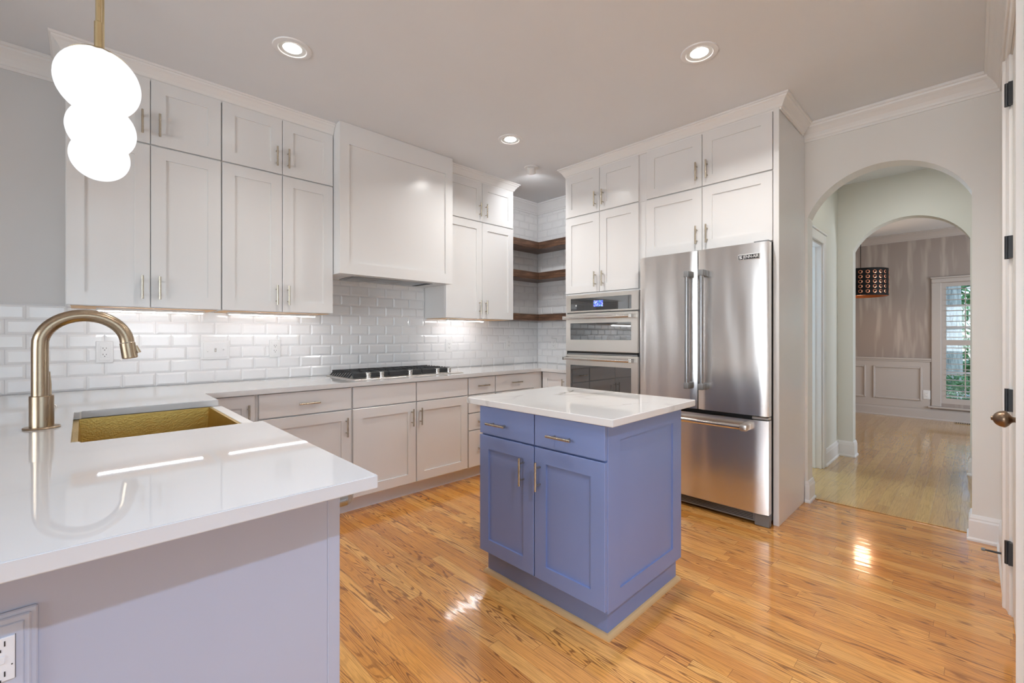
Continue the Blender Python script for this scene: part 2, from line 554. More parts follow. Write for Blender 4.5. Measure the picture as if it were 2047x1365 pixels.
def bar_handle(parent, a, d, z, vertical, swap, L=0.130, mat=None, local=False, r=0.0058, out=0.032):
    mb = MB(swap); h = L / 2; o = L * 0.30
    if vertical:
        mb.tube([(a, d - out, z - h), (a, d - out, z + h)], r, 14)
        for s in (-o, o):
            mb.tube([(a, d - out, z + s), (a, d + 0.001, z + s)], r * 0.75, 10)
    else:
        mb.tube([(a - h, d - out, z), (a + h, d - out, z)], r, 14)
        for s in (-o, o):
            mb.tube([(a + s, d - out, z), (a + s, d + 0.001, z)], r * 0.75, 10)
    return build('handle', mb, mat or M['brass'], parent, smooth=True, local=local, autos=AS)


def door(cabinet, a0, a1, d, z0, z1, swap, handle=None, mat=None, local=False, st=0.068, L=0.13):
    o = build('door', shaker(MB(swap), a0, a1, d, z0, z1, st=st), mat or M['cab'], cabinet, local=local)
    if handle:
        bar_handle(o, handle[0], d, handle[1], True, swap, L=L, local=local)
    return o


def drawer(cabinet, a0, a1, d, z0, z1, swap, handle=None, mat=None, local=False, L=0.13):
    o = build('drawer', MB(swap).box(a0, a1, d, d + 0.02, z0, z1, 0.0015), mat or M['cab'], cabinet, local=local)
    if handle:
        bar_handle(o, handle[0], d, handle[1], False, swap, L=L, local=local)
    return o


# ------------------------------------------------------------------ the room shell
ZC = 2.755
YW = 3.58          # back wall
XW = 3.86          # right wall behind the cabinets
XA = 3.83          # arch wall face
YD = -0.11         # closet-door wall face

struct('floor', MB().box(-3.3, 3.965, -3.1, 3.7, -0.05, 0.0), M['floor'])
struct('floor_hall', MB().box(3.965, 9.1, -2.6, 3.7, -0.05, 0.0), M['hallfloor'])
struct('trim_1', MB().box(3.945, 3.985, 0.012, 0.85, 0.0, 0.006, 0.002), M['hallfloor'])
struct('ceiling', MB().box(-3.3, 9.1, -3.1, 3.7, ZC, ZC + 0.08), M['ceil'])
struct('wall_back', MB().box(-3.3, 4.0, YW, YW + 0.12, 0, ZC), M['wallgrey'])
struct('wall_right', MB().box(XW, XW + 0.105, 0.9, YW, 0, ZC), M['wall'])


def holed_wall(mb, plane, t, u0, u1, holes, swap, z0=0.0, z1=ZC):
    """vertical wall with rectangular openings (u0, u1, z0, z1)"""
    us = sorted({u0, u1, *[h[0] for h in holes], *[h[1] for h in holes]})
    zs = sorted({z0, z1, *[h[2] for h in holes], *[h[3] for h in holes]})
    for ua, ub in zip(us, us[1:]):
        for za, zb in zip(zs, zs[1:]):
            if any(ua >= h[0] - 1e-6 and ub <= h[1] + 1e-6 and za >= h[2] - 1e-6 and zb <= h[3] + 1e-6 for h in holes):
                continue
            mb.box(ua, ub, plane, plane + t, za, zb)
    return mb


# walls behind the camera with their windows
WF = (-1.6, 1.5, 0.5, 2.2)       # back window opening x0,x1,z0,z1 in the wall at y = -3
WL = (-0.7, 1.9, 0.65, 2.25)       # side window opening y0,y1,z0,z1 in the wall at x = -3.2
struct('wall_front', holed_wall(MB(), -3.1, 0.1, -3.3, 1.95, [WF], False), M['wall'])
struct('wall_left', holed_wall(MB(True), -3.3, 0.1, -3.1, YW, [WL], True), M['wall'])


def window(name, plane, u0, u1, z0, z1, swap, nu, nz, t=0.1):
    mb = MB(swap); f = 0.05
    mb.box(u0, u0 + f, plane + 0.02, plane + 0.075, z0, z1); mb.box(u1 - f, u1, plane + 0.02, plane + 0.075, z0, z1)
    mb.box(u0 + f, u1 - f, plane + 0.02, plane + 0.075, z0, z0 + f); mb.box(u0 + f, u1 - f, plane + 0.02, plane + 0.075, z1 - f, z1)
    for k in range(1, nu):
        c = u0 + (u1 - u0) * k / nu
        mb.box(c - 0.02, c + 0.02, plane + 0.03, plane + 0.065, z0 + f, z1 - f)
    for k in range(1, nz):
        c = z0 + (z1 - z0) * k / nz
        mb.box(u0 + f, u1 - f, plane + 0.032, plane + 0.063, c - 0.015, c + 0.015)
    w = struct(name, mb, M['trim'])
    build('pane', MB(swap).box(u0 + f, u1 - f, plane + 0.045, plane + 0.05, z0 + f, z1 - f), M['glass'], w)
    return w


window('window_1', -3.1, *WF, False, 3, 2)
window('window_2', -3.3, *WL, True, 3, 2)

# closet-door wall on the right (face y = -0.11) and the return wall beside it
DX0, DX1, DZ = 2.105, 2.905, 2.44
struct('wall_side', holed_wall(MB(), YD - 0.12, 0.12, 1.85, XA, [(DX0, DX1, 0.0, DZ)], False), M['wall'])
struct('wall_return', MB().box(1.85, 1.95, -3.0, YD - 0.12, 0, ZC), M['wall'])


def arch_wall(x0, x1, ya, yb, y0, y1, zs, za, mat, name, n=28):
    """wall between x0 and x1 from ya to yb with a segmental-arch opening y0..y1"""
    c = (y0 + y1) / 2; h = (y1 - y0) / 2; r = za - zs
    R = (h * h + r * r) / (2 * r); zc = za - R
    a = math.asin(h / R)
    arc = [(c + R * math.sin(-a + 2 * a * k / n), zc + R * math.cos(-a + 2 * a * k / n)) for k in range(n + 1)]
    mb = MB(); bm = mb.bm
    mb.box(x0, x1, ya, y0, 0, ZC); mb.box(x0, x1, y1, yb, 0, ZC)
    for (ya_, z1_), (yb_, z2_) in zip(arc, arc[1:]):
        q = [bm.verts.new((x, y, z)) for x in (x0, x1) for y, z in ((ya_, z1_), (yb_, z2_), (yb_, ZC), (ya_, ZC))]
        bm.faces.new(q[0:4]); bm.faces.new(q[4:8]); bm.faces.new((q[0], q[1], q[5], q[4])); bm.faces.new((q[2], q[3], q[7], q[6]))
    bmesh.ops.remove_doubles(bm, verts=bm.verts[:], dist=1e-5)
    return struct(name, mb, mat)


AY0, AY1, AZS, AZA = 0.012, 0.850, 2.088, 2.373
arch_wall(XA, 3.965, YD - 0.12, 0.9, AY0, AY1, AZS, AZA, M['wall'], 'wall_arch')
A2 = 5.582
arch_wall(A2, A2 + 0.135, -0.25, 0.975, 0.028, 0.850, 2.075, 2.345, M['hall'], 'wall_hall_end')
struct('wall_hall_right', MB().box(3.965, A2, -0.35, -0.25, 0, ZC), M['hall'])
# hall left wall with a cased doorway into the bright room
HDX0, HDX1, HDZ = 4.06, 4.895, 2.06
struct('wall_hall_left', holed_wall(MB(), 0.975, 0.11, 3.965, A2 + 0.135, [(HDX0, HDX1, 0.0, HDZ)], False), M['hall'])
cs = MB()
cs.box(HDX1 + 0.0, HDX1 + 0.085, 0.957, 0.975, 0, HDZ + 0.085, 0.004); cs.box(HDX0 - 0.085, HDX0, 0.957, 0.975, 0, HDZ + 0.085, 0.004)
cs.box(HDX0, HDX1, 0.957, 0.975, HDZ, HDZ + 0.085, 0.004)
cs.box(HDX0 - 0.095, HDX1 + 0.095, 0.950, 0.975, HDZ + 0.085, HDZ + 0.105, 0.003)
cs.box(HDX1 - 0.018, HDX1, 0.975, 1.085, 0, HDZ, 0.002); cs.box(HDX0, HDX0 + 0.018, 0.975, 1.085, 0, HDZ, 0.002)
cs.box(HDX0 + 0.018, HDX1 - 0.018, 0.975, 1.085, HDZ - 0.018, HDZ, 0.002)
cs.box(HDX1 - 0.03, HDX1 - 0.018, 1.02, 1.06, 0, HDZ - 0.018, 0.002)
struct('trim_2', cs, M['trimcool'])
WM = (4.2, 5.3, 0.8, 2.2)
struct('wall_mudroom', holed_wall(MB(), 3.5, 0.1, 3.965, 5.72, [WM], False), M['wall'])
struct('wall_mudroom_side', MB().box(5.62, 5.72, 1.085, 3.5, 0, ZC), M['wall'])
window('window_3', 3.5, *WM, False, 2, 2)

# dining room
XD = 8.9
WD = (-0.62, 0.335, 0.25, 1.98)
struct('wall_dining', holed_wall(MB(True), XD, 0.12, -2.5, 3.0, [WD], True), M['paper'])
WDS = (6.6, 8.0, 0.45, 2.15)
struct('wall_dining_right', holed_wall(MB(), -2.6, 0.1, 5.717, XD, [WDS], False), M['paper'])
window('window_5', -2.6, *WDS, False, 2, 2)
struct('wall_dining_left', MB().box(5.717, XD, 2.9, 3.0, 0, ZC), M['paper'])

# ------------------------------------------------------------------ mouldings
CROWN = [(0, -0.118), (0.010, -0.118), (0.012, -0.104), (0.018, -0.100), (0.020, -0.088), (0.028, -0.070), (0.046, -0.044), (0.060, -0.030), (0.062, -0.020), (0.072, -0.016), (0.074, -0.001), (0, -0.001)]
CABCROWN = [(0, -0.085), (0.008, -0.085), (0.010, -0.074), (0.016, -0.070), (0.022, -0.056), (0.040, -0.030), (0.050, -0.022), (0.052, -0.014), (0.060, -0.012), (0.062, -0.001), (0, -0.001)]
BASE = [(0, 0), (0.022, 0), (0.022, 0.012), (0.016, 0.020), (0.014, 0.022), (0.014, 0.118), (0.011, 0.128), (0.011, 0.135), (0.006, 0.150), (0, 0.155)]
NI = 1.0
struct('trim_3', MB().sweep(CROWN, [(-0.07, YW, ZC, 0, -1), (-3.2, YW, ZC, 0, -1)]), M['trim'])
struct('trim_4', MB().sweep(CROWN, [(3.14, YW, ZC, 0, -1), (XW, YW, ZC, -1, -1), (XW, 2.62, ZC, -1, 0)]), M['trimcool'])
struct('trim_5', MB().sweep(CROWN, [(XA, 0.868, ZC, -1, 0), (XA, YD, ZC, -1, 1), (1.85, YD, ZC, 0, 1)]), M['trim'])
struct('trim_6', MB().sweep(CABCROWN, [(-0.066, YW, ZC, -1, 0), (-0.066, 3.26, ZC, -1, -1), (1.314, 3.26, ZC, 0, -1)]), M['trim'])
struct('trim_7', MB().sweep(CABCROWN, [(2.304, 3.26, ZC, 0, -1), (3.139, 3.26, ZC, 1, -1), (3.139, YW - 0.074, ZC, 1, 0)]), M['trim'])
struct('trim_8', MB().sweep(CABCROWN, [(XW - 0.074, 2.618, ZC, 0, 1), (3.22, 2.618, ZC, -1, 1), (3.22, 0.866, ZC, -1, -1), (XA - 0.074, 0.866, ZC, 0, -1)]), M['trim'])
struct('trim_9', MB().sweep(CROWN, [(XD, 2.9, ZC, -1, 0), (XD, -2.5, ZC, -1, 0)]), M['diningtrim'])
# baseboards: arch jambs, door wall, hall, dining
struct('baseboard_arch_left', MB().sweep(BASE, [(XA, 0.864, 0, -1, 0), (XA, AY1, 0, -1, -1), (3.965, AY1, 0, 1, -1), (3.965, 0.97, 0, 1, 0)]), M['trimcool'])
struct('baseboard_arch_right', MB().sweep(BASE, [(3.965, -0.1, 0, 1, 0), (3.965, AY0, 0, 1, 1), (XA, AY0, 0, -1, 1), (XA, YD, 0, -1, 1), (3.01, YD, 0, 0, 1)]), M['trimcool'])
struct('baseboard_hall_left', MB().sweep(BASE, [(HDX1 + 0.086, 0.975, 0, 0, -1), (A2, 0.975, 0, -1, -1), (A2, 0.850, 0, -1, -1), (A2 + 0.135, 0.850, 0, 1, -1)]), M['trimcool'])
struct('baseboard_hall_right', MB().sweep(BASE, [(A2 + 0.135, 0.028, 0, 1, 1), (A2, 0.028, 0, -1, 1), (A2, -0.24, 0, -1, 0)]), M['trimcool'])
struct('baseboard_dining', MB().sweep(BASE, [(XD, 2.9, 0, -1, 0), (XD, -2.5, 0, -1, 0)]), M['diningtrim'])

# dining wainscot: chair rail, raised panel frames, apron under the window
wz = MB(True)
wz.box(0.45, 2.9, XD - 0.012, XD, 0.15, 0.865)
w_o = struct('trim_10', wz, M['diningtrim'])
cr = MB(True); cr.box(0.44, 2.9, XD - 0.035, XD - 0.012, 0.862, 0.890, 0.004); cr.box(0.44, 2.9, XD - 0.024, XD - 0.012, 0.840, 0.862, 0.003)
build('chair_rail', cr, M['diningtrim'], w_o)


def panel_frame(y0, y1, z0, z1):
    mb = MB(True); w = 0.028; x = XD - 0.027
    mb.box(y0, y0 + w, x, XD - 0.012, z0, z1, 0.006); mb.box(y1 - w, y1, x, XD - 0.012, z0, z1, 0.006)
    mb.box(y0 + w, y1 - w, x, XD - 0.012, z0, z0 + w, 0.006); mb.box(y0 + w, y1 - w, x, XD - 0.012, z1 - w, z1, 0.006)
    build('panel_moulding', mb, M['diningtrim'], w_o)


panel_frame(0.535, 1.105, 0.262, 0.762); panel_frame(1.19, 1.76, 0.262, 0.762); panel_frame(1.85, 2.4, 0.262, 0.762)

# dining window with plantation shutters
wc = MB(True)
wc.box(0.335, 0.440, XD - 0.022, XD, 0.20, 1.985, 0.006); wc.box(-0.725, -0.62, XD - 0.022, XD, 0.20, 1.985, 0.006)
wc.box(-0.725, 0.440, XD - 0.022, XD, 1.985, 2.045, 0.006); wc.box(-0.735, 0.450, XD - 0.030, XD, 2.045, 2.07, 0.006)
wc.box(-0.76, 0.475, XD - 0.05, XD, 0.176, 0.20, 0.005)
win4 = struct('window_4', wc, M['diningtrim'])
build('pane', MB(True).box(WD[0], WD[1], XD + 0.085, XD + 0.09, WD[2], WD[3]), M['glass'], win4)
mu = MB(True)
mu.box(0.335 - 0.42, 0.335 - 0.35, XD + 0.08, XD + 0.10, WD[2], WD[3])
mu.box(WD[0], WD[1], XD + 0.08, XD + 0.10, 1.10, 1.15)
mu.box(WD[0], WD[1], XD + 0.082, XD + 0.098, 1.635, 1.665); mu.box(WD[0], WD[1], XD + 0.082, XD + 0.098, 1.32, 1.35)
mu.box(WD[0], WD[1], XD + 0.082, XD + 0.098, 0.68, 0.71)
build('sash', mu, M['trimcool'], win4)
sh = MB(True)
sh.box(0.285, 0.335, XD + 0.005, XD + 0.03, 0.25, 1.98); sh.box(-0.62, -0.57, XD + 0.005, XD + 0.03, 0.25, 1.98)
sh.box(-0.57, 0.285, XD + 0.005, XD + 0.03, 1.925, 1.98); sh.box(-0.57, 0.285, XD + 0.005, XD + 0.03, 1.085, 1.16); sh.box(-0.57, 0.285, XD + 0.005, XD + 0.03, 0.25, 0.325)
shut = build('shutter', sh, M['diningtrim'], win4)
lo = MB(True)
for z0, z1 in ((0.325, 1.085), (1.16, 1.925)):
    n = int(round((z1 - z0) / 0.078))
    for k in range(n):
        zc = z0 + (k + 0.5) * (z1 - z0) / n
        lo.box(-0.57, 0.285, XD - 0.012, XD + 0.047, zc - 0.0045, zc + 0.0045)
build('louvre', lo, M['diningtrim'], shut)
tl = MB(True)
tl.box(0.085, 0.097, XD - 0.022, XD - 0.010, 0.36, 1.05); tl.box(0.085, 0.097, XD - 0.022, XD - 0.010, 1.19, 1.89)
build('tilt_rod', tl, M['diningtrim'], shut)

# closet door in the side wall, its casing, hinges and knob
CASE = [(0, 0), (0, 0.0), (0, 0)]
ca = MB()
ca.bm.free(); ca.bm = bmesh.new()


def casing_strip(mb, x_in, x_out, z0, z1):
    s = 1 if x_out > x_in else -1
    pr = [(0.0, 0.0), (0.0, 0.006), (0.012, 0.010), (0.02, 0.009), (0.055, 0.015), (0.062, 0.024), (0.085, 0.025), (0.085, 0.0)]
    A = [mb.bm.verts.new((x_in + s * a, YD + b, z0)) for a, b in pr]; B = [mb.bm.verts.new((x_in + s * a, YD + b, z1)) for a, b in pr]
    for k in range(len(pr)):
        mb.bm.faces.new((A[k], A[(k + 1) % len(pr)], B[(k + 1) % len(pr)], B[k]))
    mb.bm.faces.new(A); mb.bm.faces.new(B)


casing_strip(ca, 2.915, 3.0, 0, 2.45); casing_strip(ca, 2.095, 2.01, 0, 2.45)
ca.box(2.01, 3.0, YD, YD + 0.015, 2.45, 2.51, 0.003); ca.box(2.01, 3.0, YD, YD + 0.025, 2.51, 2.535, 0.004)
struct('trim_11', ca, M['trim'])
d1 = struct('door_1', MB().box(DX0 + 0.004, DX1 - 0.004, YD - 0.043, YD - 0.004, 0.012, DZ - 0.004, 0.002), M['wall'])
for z in (2.270, 1.605, 0.940, 0.276):
    h = MB(); h.box(2.880, 2.915, YD - 0.005, YD + 0.0095, z - 0.048, z + 0.048)
    h.tube([(2.905, YD + 0.013, z - 0.05), (2.905, YD + 0.013, z + 0.05)], 0.0075, 12)
    build('hinge', h, M['ironh'], d1, smooth=True, autos=AS)
kn = MB()
kn.lathe((2.17, YD - 0.004, 0.948), [(0, 0), (0.030, 0), (0.030, 0.004), (0.022, 0.008), (0.0095, 0.010), (0.0085, 0.026), (0.011, 0.031), (0.020, 0.037), (0.0262, 0.043), (0.0275, 0.047), (0.0262, 0.052), (0.0245, 0.058), (0.020, 0.065), (0.014, 0.070), (0.008, 0.0725), (0.006, 0.077), (0, 0.078)], (0, 1, 0))
build('door_knob', kn, M['oldbrass'], d1, smooth=True, autos=AS)
ds = thing('door_stop', 'small dark spring door stop sticking out of the white baseboard near the closet door', 'door stop', (3.45, YD + 0.014, 0.085))
build('spring', MB().tube([(3.45, YD + 0.014, 0.085), (3.45, YD + 0.075, 0.085)], [0.006, 0.0045], 10), M['ironh'], ds, smooth=True, autos=AS)
build('tip', MB().lathe((3.45, YD + 0.072, 0.085), [(0, 0), (0.008, 0), (0.009, 0.008), (0.007, 0.014), (0, 0.015)], (0, 1, 0), 14), M['greypl'], ds, smooth=True, autos=AS)

# floor register by the dining window
fv = thing('floor_vent', 'flat brass floor vent below the shuttered dining room window', 'vent', (8.78, 0.05, 0))
build('vent_frame', MB().box(8.72, 8.84, -0.12, 0.20, 0.0, 0.006, 0.002), M['vent'], fv)
vs = MB()
for k in range(14):
    vs.box(8.735, 8.825, -0.105 + k * 0.0215, -0.105 + k * 0.0215 + 0.009, 0.006, 0.0075)
build('vent_slots', vs, M['black'], fv)

# ------------------------------------------------------------------ tiled splashback
TL, TR = 0.1575, 0.0808


def tile_field(mb, swap, u0, u1, z0, z1, wallpos, sgn, phase_odd, phase_even):
    """bevelled subway tiles filling u0..u1, z0..z1 on a wall; sgn is the way out of the wall"""
    bm = mb.bm; g = 0.0012; bv = 0.012; dp = 0.0070
    r = int(math.floor((z0 - 0.905) / TR + 1e-4))
    while 0.905 + r * TR < z1 - 1e-4:
        za, zb = max(z0, 0.905 + r * TR), min(z1, 0.905 + (r + 1) * TR)
        ph = phase_odd if r % 2 else phase_even
        k = math.floor((u0 - ph) / TL)
        while ph + k * TL < u1:
            ua, ub = max(u0, ph + k * TL), min(u1, ph + (k + 1) * TL)
            k += 1
            if ub - ua < 0.006 or zb - za < 0.006:
                continue
            b = min(bv, (ub - ua) * 0.3, (zb - za) * 0.3)
            O = [(ua + g, za + g), (ub - g, za + g), (ub - g, zb - g), (ua + g, zb - g)]
            I = [(ua + g + b, za + g + b), (ub - g - b, za + g + b), (ub - g - b, zb - g - b), (ua + g + b, zb - g - b)]
            vo = [bm.verts.new(mb.P(a, wallpos + sgn * 0.003, z)) for a, z in O]
            vb = [bm.verts.new(mb.P(a, wallpos + sgn * 0.0005, z)) for a, z in O]
            vi = [bm.verts.new(mb.P(a, wallpos + sgn * dp, z)) for a, z in I]
            for q in range(4):
                bm.faces.new((vo[q], vo[(q + 1) % 4], vi[(q + 1) % 4], vi[q]))
                bm.faces.new((vb[q], vb[(q + 1) % 4], vo[(q + 1) % 4], vo[q]))
            bm.faces.new(vi)
        r += 1


wb = bpy.data.objects['wall_back']; wr = bpy.data.objects['wall_right']
tb = MB()
tile_field(tb, False, -0.65, XW, 0.905, 1.389, YW, -1, -0.066, 0.0145)
tile_field(tb, False, 1.314, 2.304, 1.389, 1.70, YW, -1, -0.066, 0.0145)
tile_field(tb, False, 3.139, XW, 1.389, ZC - 0.118, YW, -1, -0.066, 0.0145)
build('tile_splashback', tb, M['tile'], wb)
gb = MB(); gb.box(-0.65, XW, YW - 0.0012, YW, 0.905, 1.389); gb.box(1.314, 2.304, YW - 0.0012, YW, 1.389, 1.70); gb.box(3.139, XW, YW - 0.0012, YW, 1.389, ZC - 0.118)
gb.box(-0.65, -0.066, YW - 0.007, YW, 1.389, 1.394)
build('grout', gb, M['grout'], wb)
tb = MB(True)
tile_field(tb, True, 2.60, YW - 0.007, 0.905, ZC - 0.118, XW, -1, YW - 0.079, YW - 0.157)
build('tile_splashback', tb, M['tile'], wr)
build('grout', MB(True).box(2.60, YW - 0.007, XW - 0.0012, XW, 0.905, ZC - 0.118), M['grout'], wr)

# ------------------------------------------------------------------ wall cabinets on the back wall
DU = 3.24


def wall_cabinet(label, a0, a1, doors, z0, z1, dz0, dz1, swap, d, dback, hz, raw=False, L=0.13, extra=None):
    c0 = MB(swap).P((a0 + a1) / 2, (d + dback) / 2, z0)
    t = thing('wall_cabinet', label, 'cabinet', c0)
    body = MB(swap).box(a0, a1, d + 0.0205, dback, z0, z1, 0.001)
    build('carcass', body, M['cab'], t)
    if raw:
        build('underside', MB(swap).box(a0 + 0.018, a1 - 0.018, d + 0.04, dback - 0.01, z0 - 0.003, z0 - 0.0002), M['wood_raw'], t)
    for (b0, b1, ha) in doors:
        door(t, b0, b1, d, dz0, dz1, swap, (ha, hz) if ha is not None else None, L=L)
    return t


wall_cabinet('tall white wall cabinet with two shaker doors at far left, beside grey wall', -0.066, 0.618,
             [(-0.063, 0.2735, 0.238), (0.2775, 0.616, 0.315)], 1.38, 2.304, 1.383, 2.300, False, DU, YW - 0.001, 1.492, True)
wall_cabinet('tall white wall cabinet with two shaker doors directly left of the range hood', 0.6205, 1.312,
             [(0.623, 0.967, 0.931), (0.971, 1.310, 1.003)], 1.38, 2.304, 1.383, 2.300, False, DU, YW - 0.001, 1.492, True)
wall_cabinet('short top cabinet with two doors, partly hidden behind the globe pendants', -0.066, 0.618,
             [(-0.063, 0.2735, 0.238), (0.2775, 0.616, 0.315)], 2.3045, ZC - 0.003, 2.309, 2.676, False, DU, YW - 0.001, 2.415)
wall_cabinet('short top cabinet with two doors under the ceiling, directly left of the range hood', 0.6205, 1.312,
             [(0.623, 0.967, 0.931), (0.971, 1.310, 1.003)], 2.3045, ZC - 0.003, 2.309, 2.676, False, DU, YW - 0.001, 2.415)
wall_cabinet('tall white wall cabinet with two doors between range hood and dark corner shelves', 2.306, 3.139,
             [(2.309, 2.727, 2.690), (2.731, 3.137, 2.766)], 1.38, 2.296, 1.383, 2.292, False, DU, YW - 0.001, 1.492, True)
wall_cabinet('short top cabinet with two doors right of the range hood, beside the tiled corner', 2.306, 3.139,
             [(2.309, 2.727, 2.690), (2.731, 3.137, 2.766)], 2.2965, ZC - 0.003, 2.301, 2.668, False, DU, YW - 0.001, 2.405)

# range hood cover
hd = thing('range_hood', 'tall white boxed range hood with one big recessed panel above the cooktop', 'range hood', (1.81, 3.36, 1.668))
HF = 3.133
hb = MB()
hb.box(1.316, 2.303, HF + 0.02, YW - 0.008, 1.7, ZC - 0.002)
shaker(hb, 1.316, 2.303, HF, 1.668, ZC - 0.002, 0.02, 0.073, None, 0.009)
hb.bm.free(); hb = MB()


def hood_front(mb):
    bm = mb.bm
    a0, a1, z0, z1 = 1.316, 2.303, 1.668, ZC - 0.002
    i = [(1.386, 1.751), (2.230, 1.751), (2.230, 2.604), (1.386, 2.604)]
    o = [(a0, z0), (a1, z0), (a1, z1), (a0, z1)]
    O = [bm.verts.new((a, HF, z)) for a, z in o]; I = [bm.verts.new((a, HF, z)) for a, z in i]
    J = [bm.verts.new((a, HF + 0.013, z)) for a, z in i]; B = [bm.verts.new((a, YW - 0.008, z)) for a, z in o]
    for A, C in ((O, I), (I, J), (O, B)):
        for k in range(4):
            if A is O and C is B and k == 0:
                continue
            bm.faces.new((A[k], A[(k + 1) % 4], C[(k + 1) % 4], C[k]))
    bm.faces.new(J); bm.faces.new(B)
    # underside with an opening for the insert
    q = [(1.46, 3.223), (2.157, 3.223), (2.157, 3.485), (1.46, 3.485)]
    Q = [bm.verts.new((x, y, z0)) for x, y in q]
    R = [O[0], O[1], B[1], B[0]]
    for k in range(4):
        bm.faces.new((R[k], R[(k + 1) % 4], Q[(k + 1) % 4], Q[k]))


hood_front(hb)
build('hood_cover', hb, M['cab'], hd)
vi = MB(); vi.box(1.458, 2.159, 3.221, 3.487, 1.664, 1.675, 0.002)
ins = build('vent_insert', vi, M['darksteel'], hd)
gr = MB()
for k in range(3):
    gr.box(1.48 + k * 0.20, 1.665 + k * 0.20, 3.24, 3.47, 1.6625, 1.6642)
build('grease_filter', gr, M['darksteel'], ins)
sw = MB(); sw.box(2.10, 2.145, 3.24, 3.46, 1.662, 1.6642)
build('control_strip', sw, M['black'], ins)

# under-cabinet LED bars
uc = 'under-cabinet light bars'
for (x0, x1, lab) in ((0.06, 0.545, 'thin glowing light bar under the wall cabinet nearest the left image edge'),
                      (0.69, 1.235, 'thin glowing light bar under the wall cabinet just left of the hood'),
                      (2.43, 2.86, 'thin glowing light bar under the wall cabinet right of the hood')):
    t = thing('light_bar', lab, 'light', ((x0 + x1) / 2, 3.40, 1.377), 0, uc)
    build('housing', MB().box(x0 - 0.008, x1 + 0.008, 3.37, 3.40, 1.362, 1.3768, 0.001), M['socket'], t)
    build('diffuser', MB().box(x0, x1, 3.380, 3.391, 1.357, 1.362), M['ledright' if x0 > 2 else 'led'], t)

# ------------------------------------------------------------------ corner shelves
for z0, z1, lab in ((2.178, 2.254, 'highest dark wooden corner shelf on the tiled corner'),
                    (1.840, 1.918, 'middle dark wooden corner shelf with a reddish front edge'),
                    (1.387, 1.457, 'lowest dark wooden corner shelf, level with the cabinet bottoms')):
    t = thing('corner_shelf', lab, 'shelf', (3.62, 3.34, z0), 0, 'dark corner shelves')
    d = 0.235
    build('board', MB().box(3.141, XW - d, YW - 0.007 - d, YW - 0.007, z0, z1, 0.002), M['shelf'], t)
    build('board', MB().box(XW - d + 0.0005, XW - 0.007, 2.622, YW - 0.007, z0, z1, 0.002), M['shelf'], t)

# ------------------------------------------------------------------ cabinets on the right wall
DB = 3.20
XB = XW - 0.001
wall_cabinet('white cabinet with two tall doors right above the double oven', 1.8, 2.617,
             [(1.866, 2.238, 2.200), (2.242, 2.613, 2.277)], 1.5975, 2.2925, 1.602, 2.287, True, DB, XB, 1.710)
wall_cabinet('small top cabinet with two doors above the oven cabinet, next to the tiled corner', 1.8, 2.617,
             [(1.866, 2.238, 2.200), (2.242, 2.613, 2.277)], 2.293, ZC - 0.003, 2.297, 2.667, True, DB, XB, 2.402)
wall_cabinet('white cabinet with two wide doors right above the refrigerator', 0.902, 1.7995,
             [(0.905, 1.356, 1.320), (1.360, 1.797, 1.394)], 1.832, 2.2905, 1.836, 2.286, True, DB, XB, 1.945)
wall_cabinet('top cabinet with two wide doors under the ceiling above the refrigerator', 0.902, 1.7995,
             [(0.905, 1.356, 1.320), (1.360, 1.797, 1.394)], 2.291, ZC - 0.003, 2.295, 2.667, True, DB, XB, 2.402)
ep = tag(build('end_panel', MB().box(3.205, XA - 0.0005, 0.868, 0.9015, 0, ZC - 0.003, 0.0015), M['cab']),
         'tall white end panel standing between refrigerator and arched doorway', 'panel')

# tower that carries the double oven
tw = thing('oven_cabinet', 'tall white oven housing around and under the double wall oven', 'cabinet', (3.54, 2.2, 0))
b = MB(True)
b.box(2.593, 2.6045, 3.195, XB - 0.012, 0.10, 1.597, 0.001); b.box(1.8, 1.852, 3.205, XB - 0.012, 0.0, 1.597, 0.001)
b.box(1.852, 2.593, 3.22, XB - 0.012, 0.10, 0.38, 0.001); b.box(1.852, 2.593, 3.28, XB - 0.012, 0.0, 0.10)
b.box(1.852, 2.593, 3.205, 3.5, 1.587, 1.597)
build('carcass', b, M['cab'], tw)
drawer(tw, 1.866, 2.590, DB, 0.115, 0.375, True, (2.228, 0.30))

ov = thing('double_oven', 'stainless steel double wall oven with dark glass windows and touch display', 'oven', (3.5, 2.22, 0.39))
OX = 3.18
build('oven_body', MB(True).box(1.858, 2.588, OX + 0.02, XB - 0.02, 0.39, 1.583), M['greycase'], ov)
cp = MB(True); cp.box(1.855, 2.590, OX, OX + 0.02, 1.428, 1.584, 0.002)
cpo = build('control_panel', cp, M['ovensteel'], ov)
build('panel_glass', MB(True).box(1.918, 2.535, OX - 0.0015, OX, 1.442, 1.552), M['ovenglass'], cpo)
build('display', MB(True).box(2.188, 2.286, OX - 0.0025, OX - 0.0016, 1.471, 1.525), M['screen'], cpo)
lg = MB(True); lg.box(2.468, 2.480, OX - 0.0025, OX - 0.0016, 1.482, 1.496)
build('touch_mark', lg, M['badgewhite'], cpo)


def oven_door(z0, z1, g0, g1, hz):
    mb = MB(True); o = OX
    mb.box(1.855, 2.590, o - 0.004, o + 0.02, z0, z1, 0.003)
    dr = build('oven_door', mb, M['ovensteel'], ov)
    build('door_glass', MB(True).box(1.918, 2.535, o - 0.006, o - 0.0042, g0, g1), M['ovenglass'], dr)
    hb_ = MB(True)
    hb_.tube([(1.895, o - 0.066, hz), (2.555, o - 0.066, hz)], 0.0135, 18)
    for a in (1.875, 2.548):
        hb_.box(a, a + 0.026, o - 0.078, o - 0.003, hz - 0.015, hz + 0.015, 0.003)
    build('door_handle', hb_, M['chrome'], dr, smooth=True, autos=AS)
    return dr


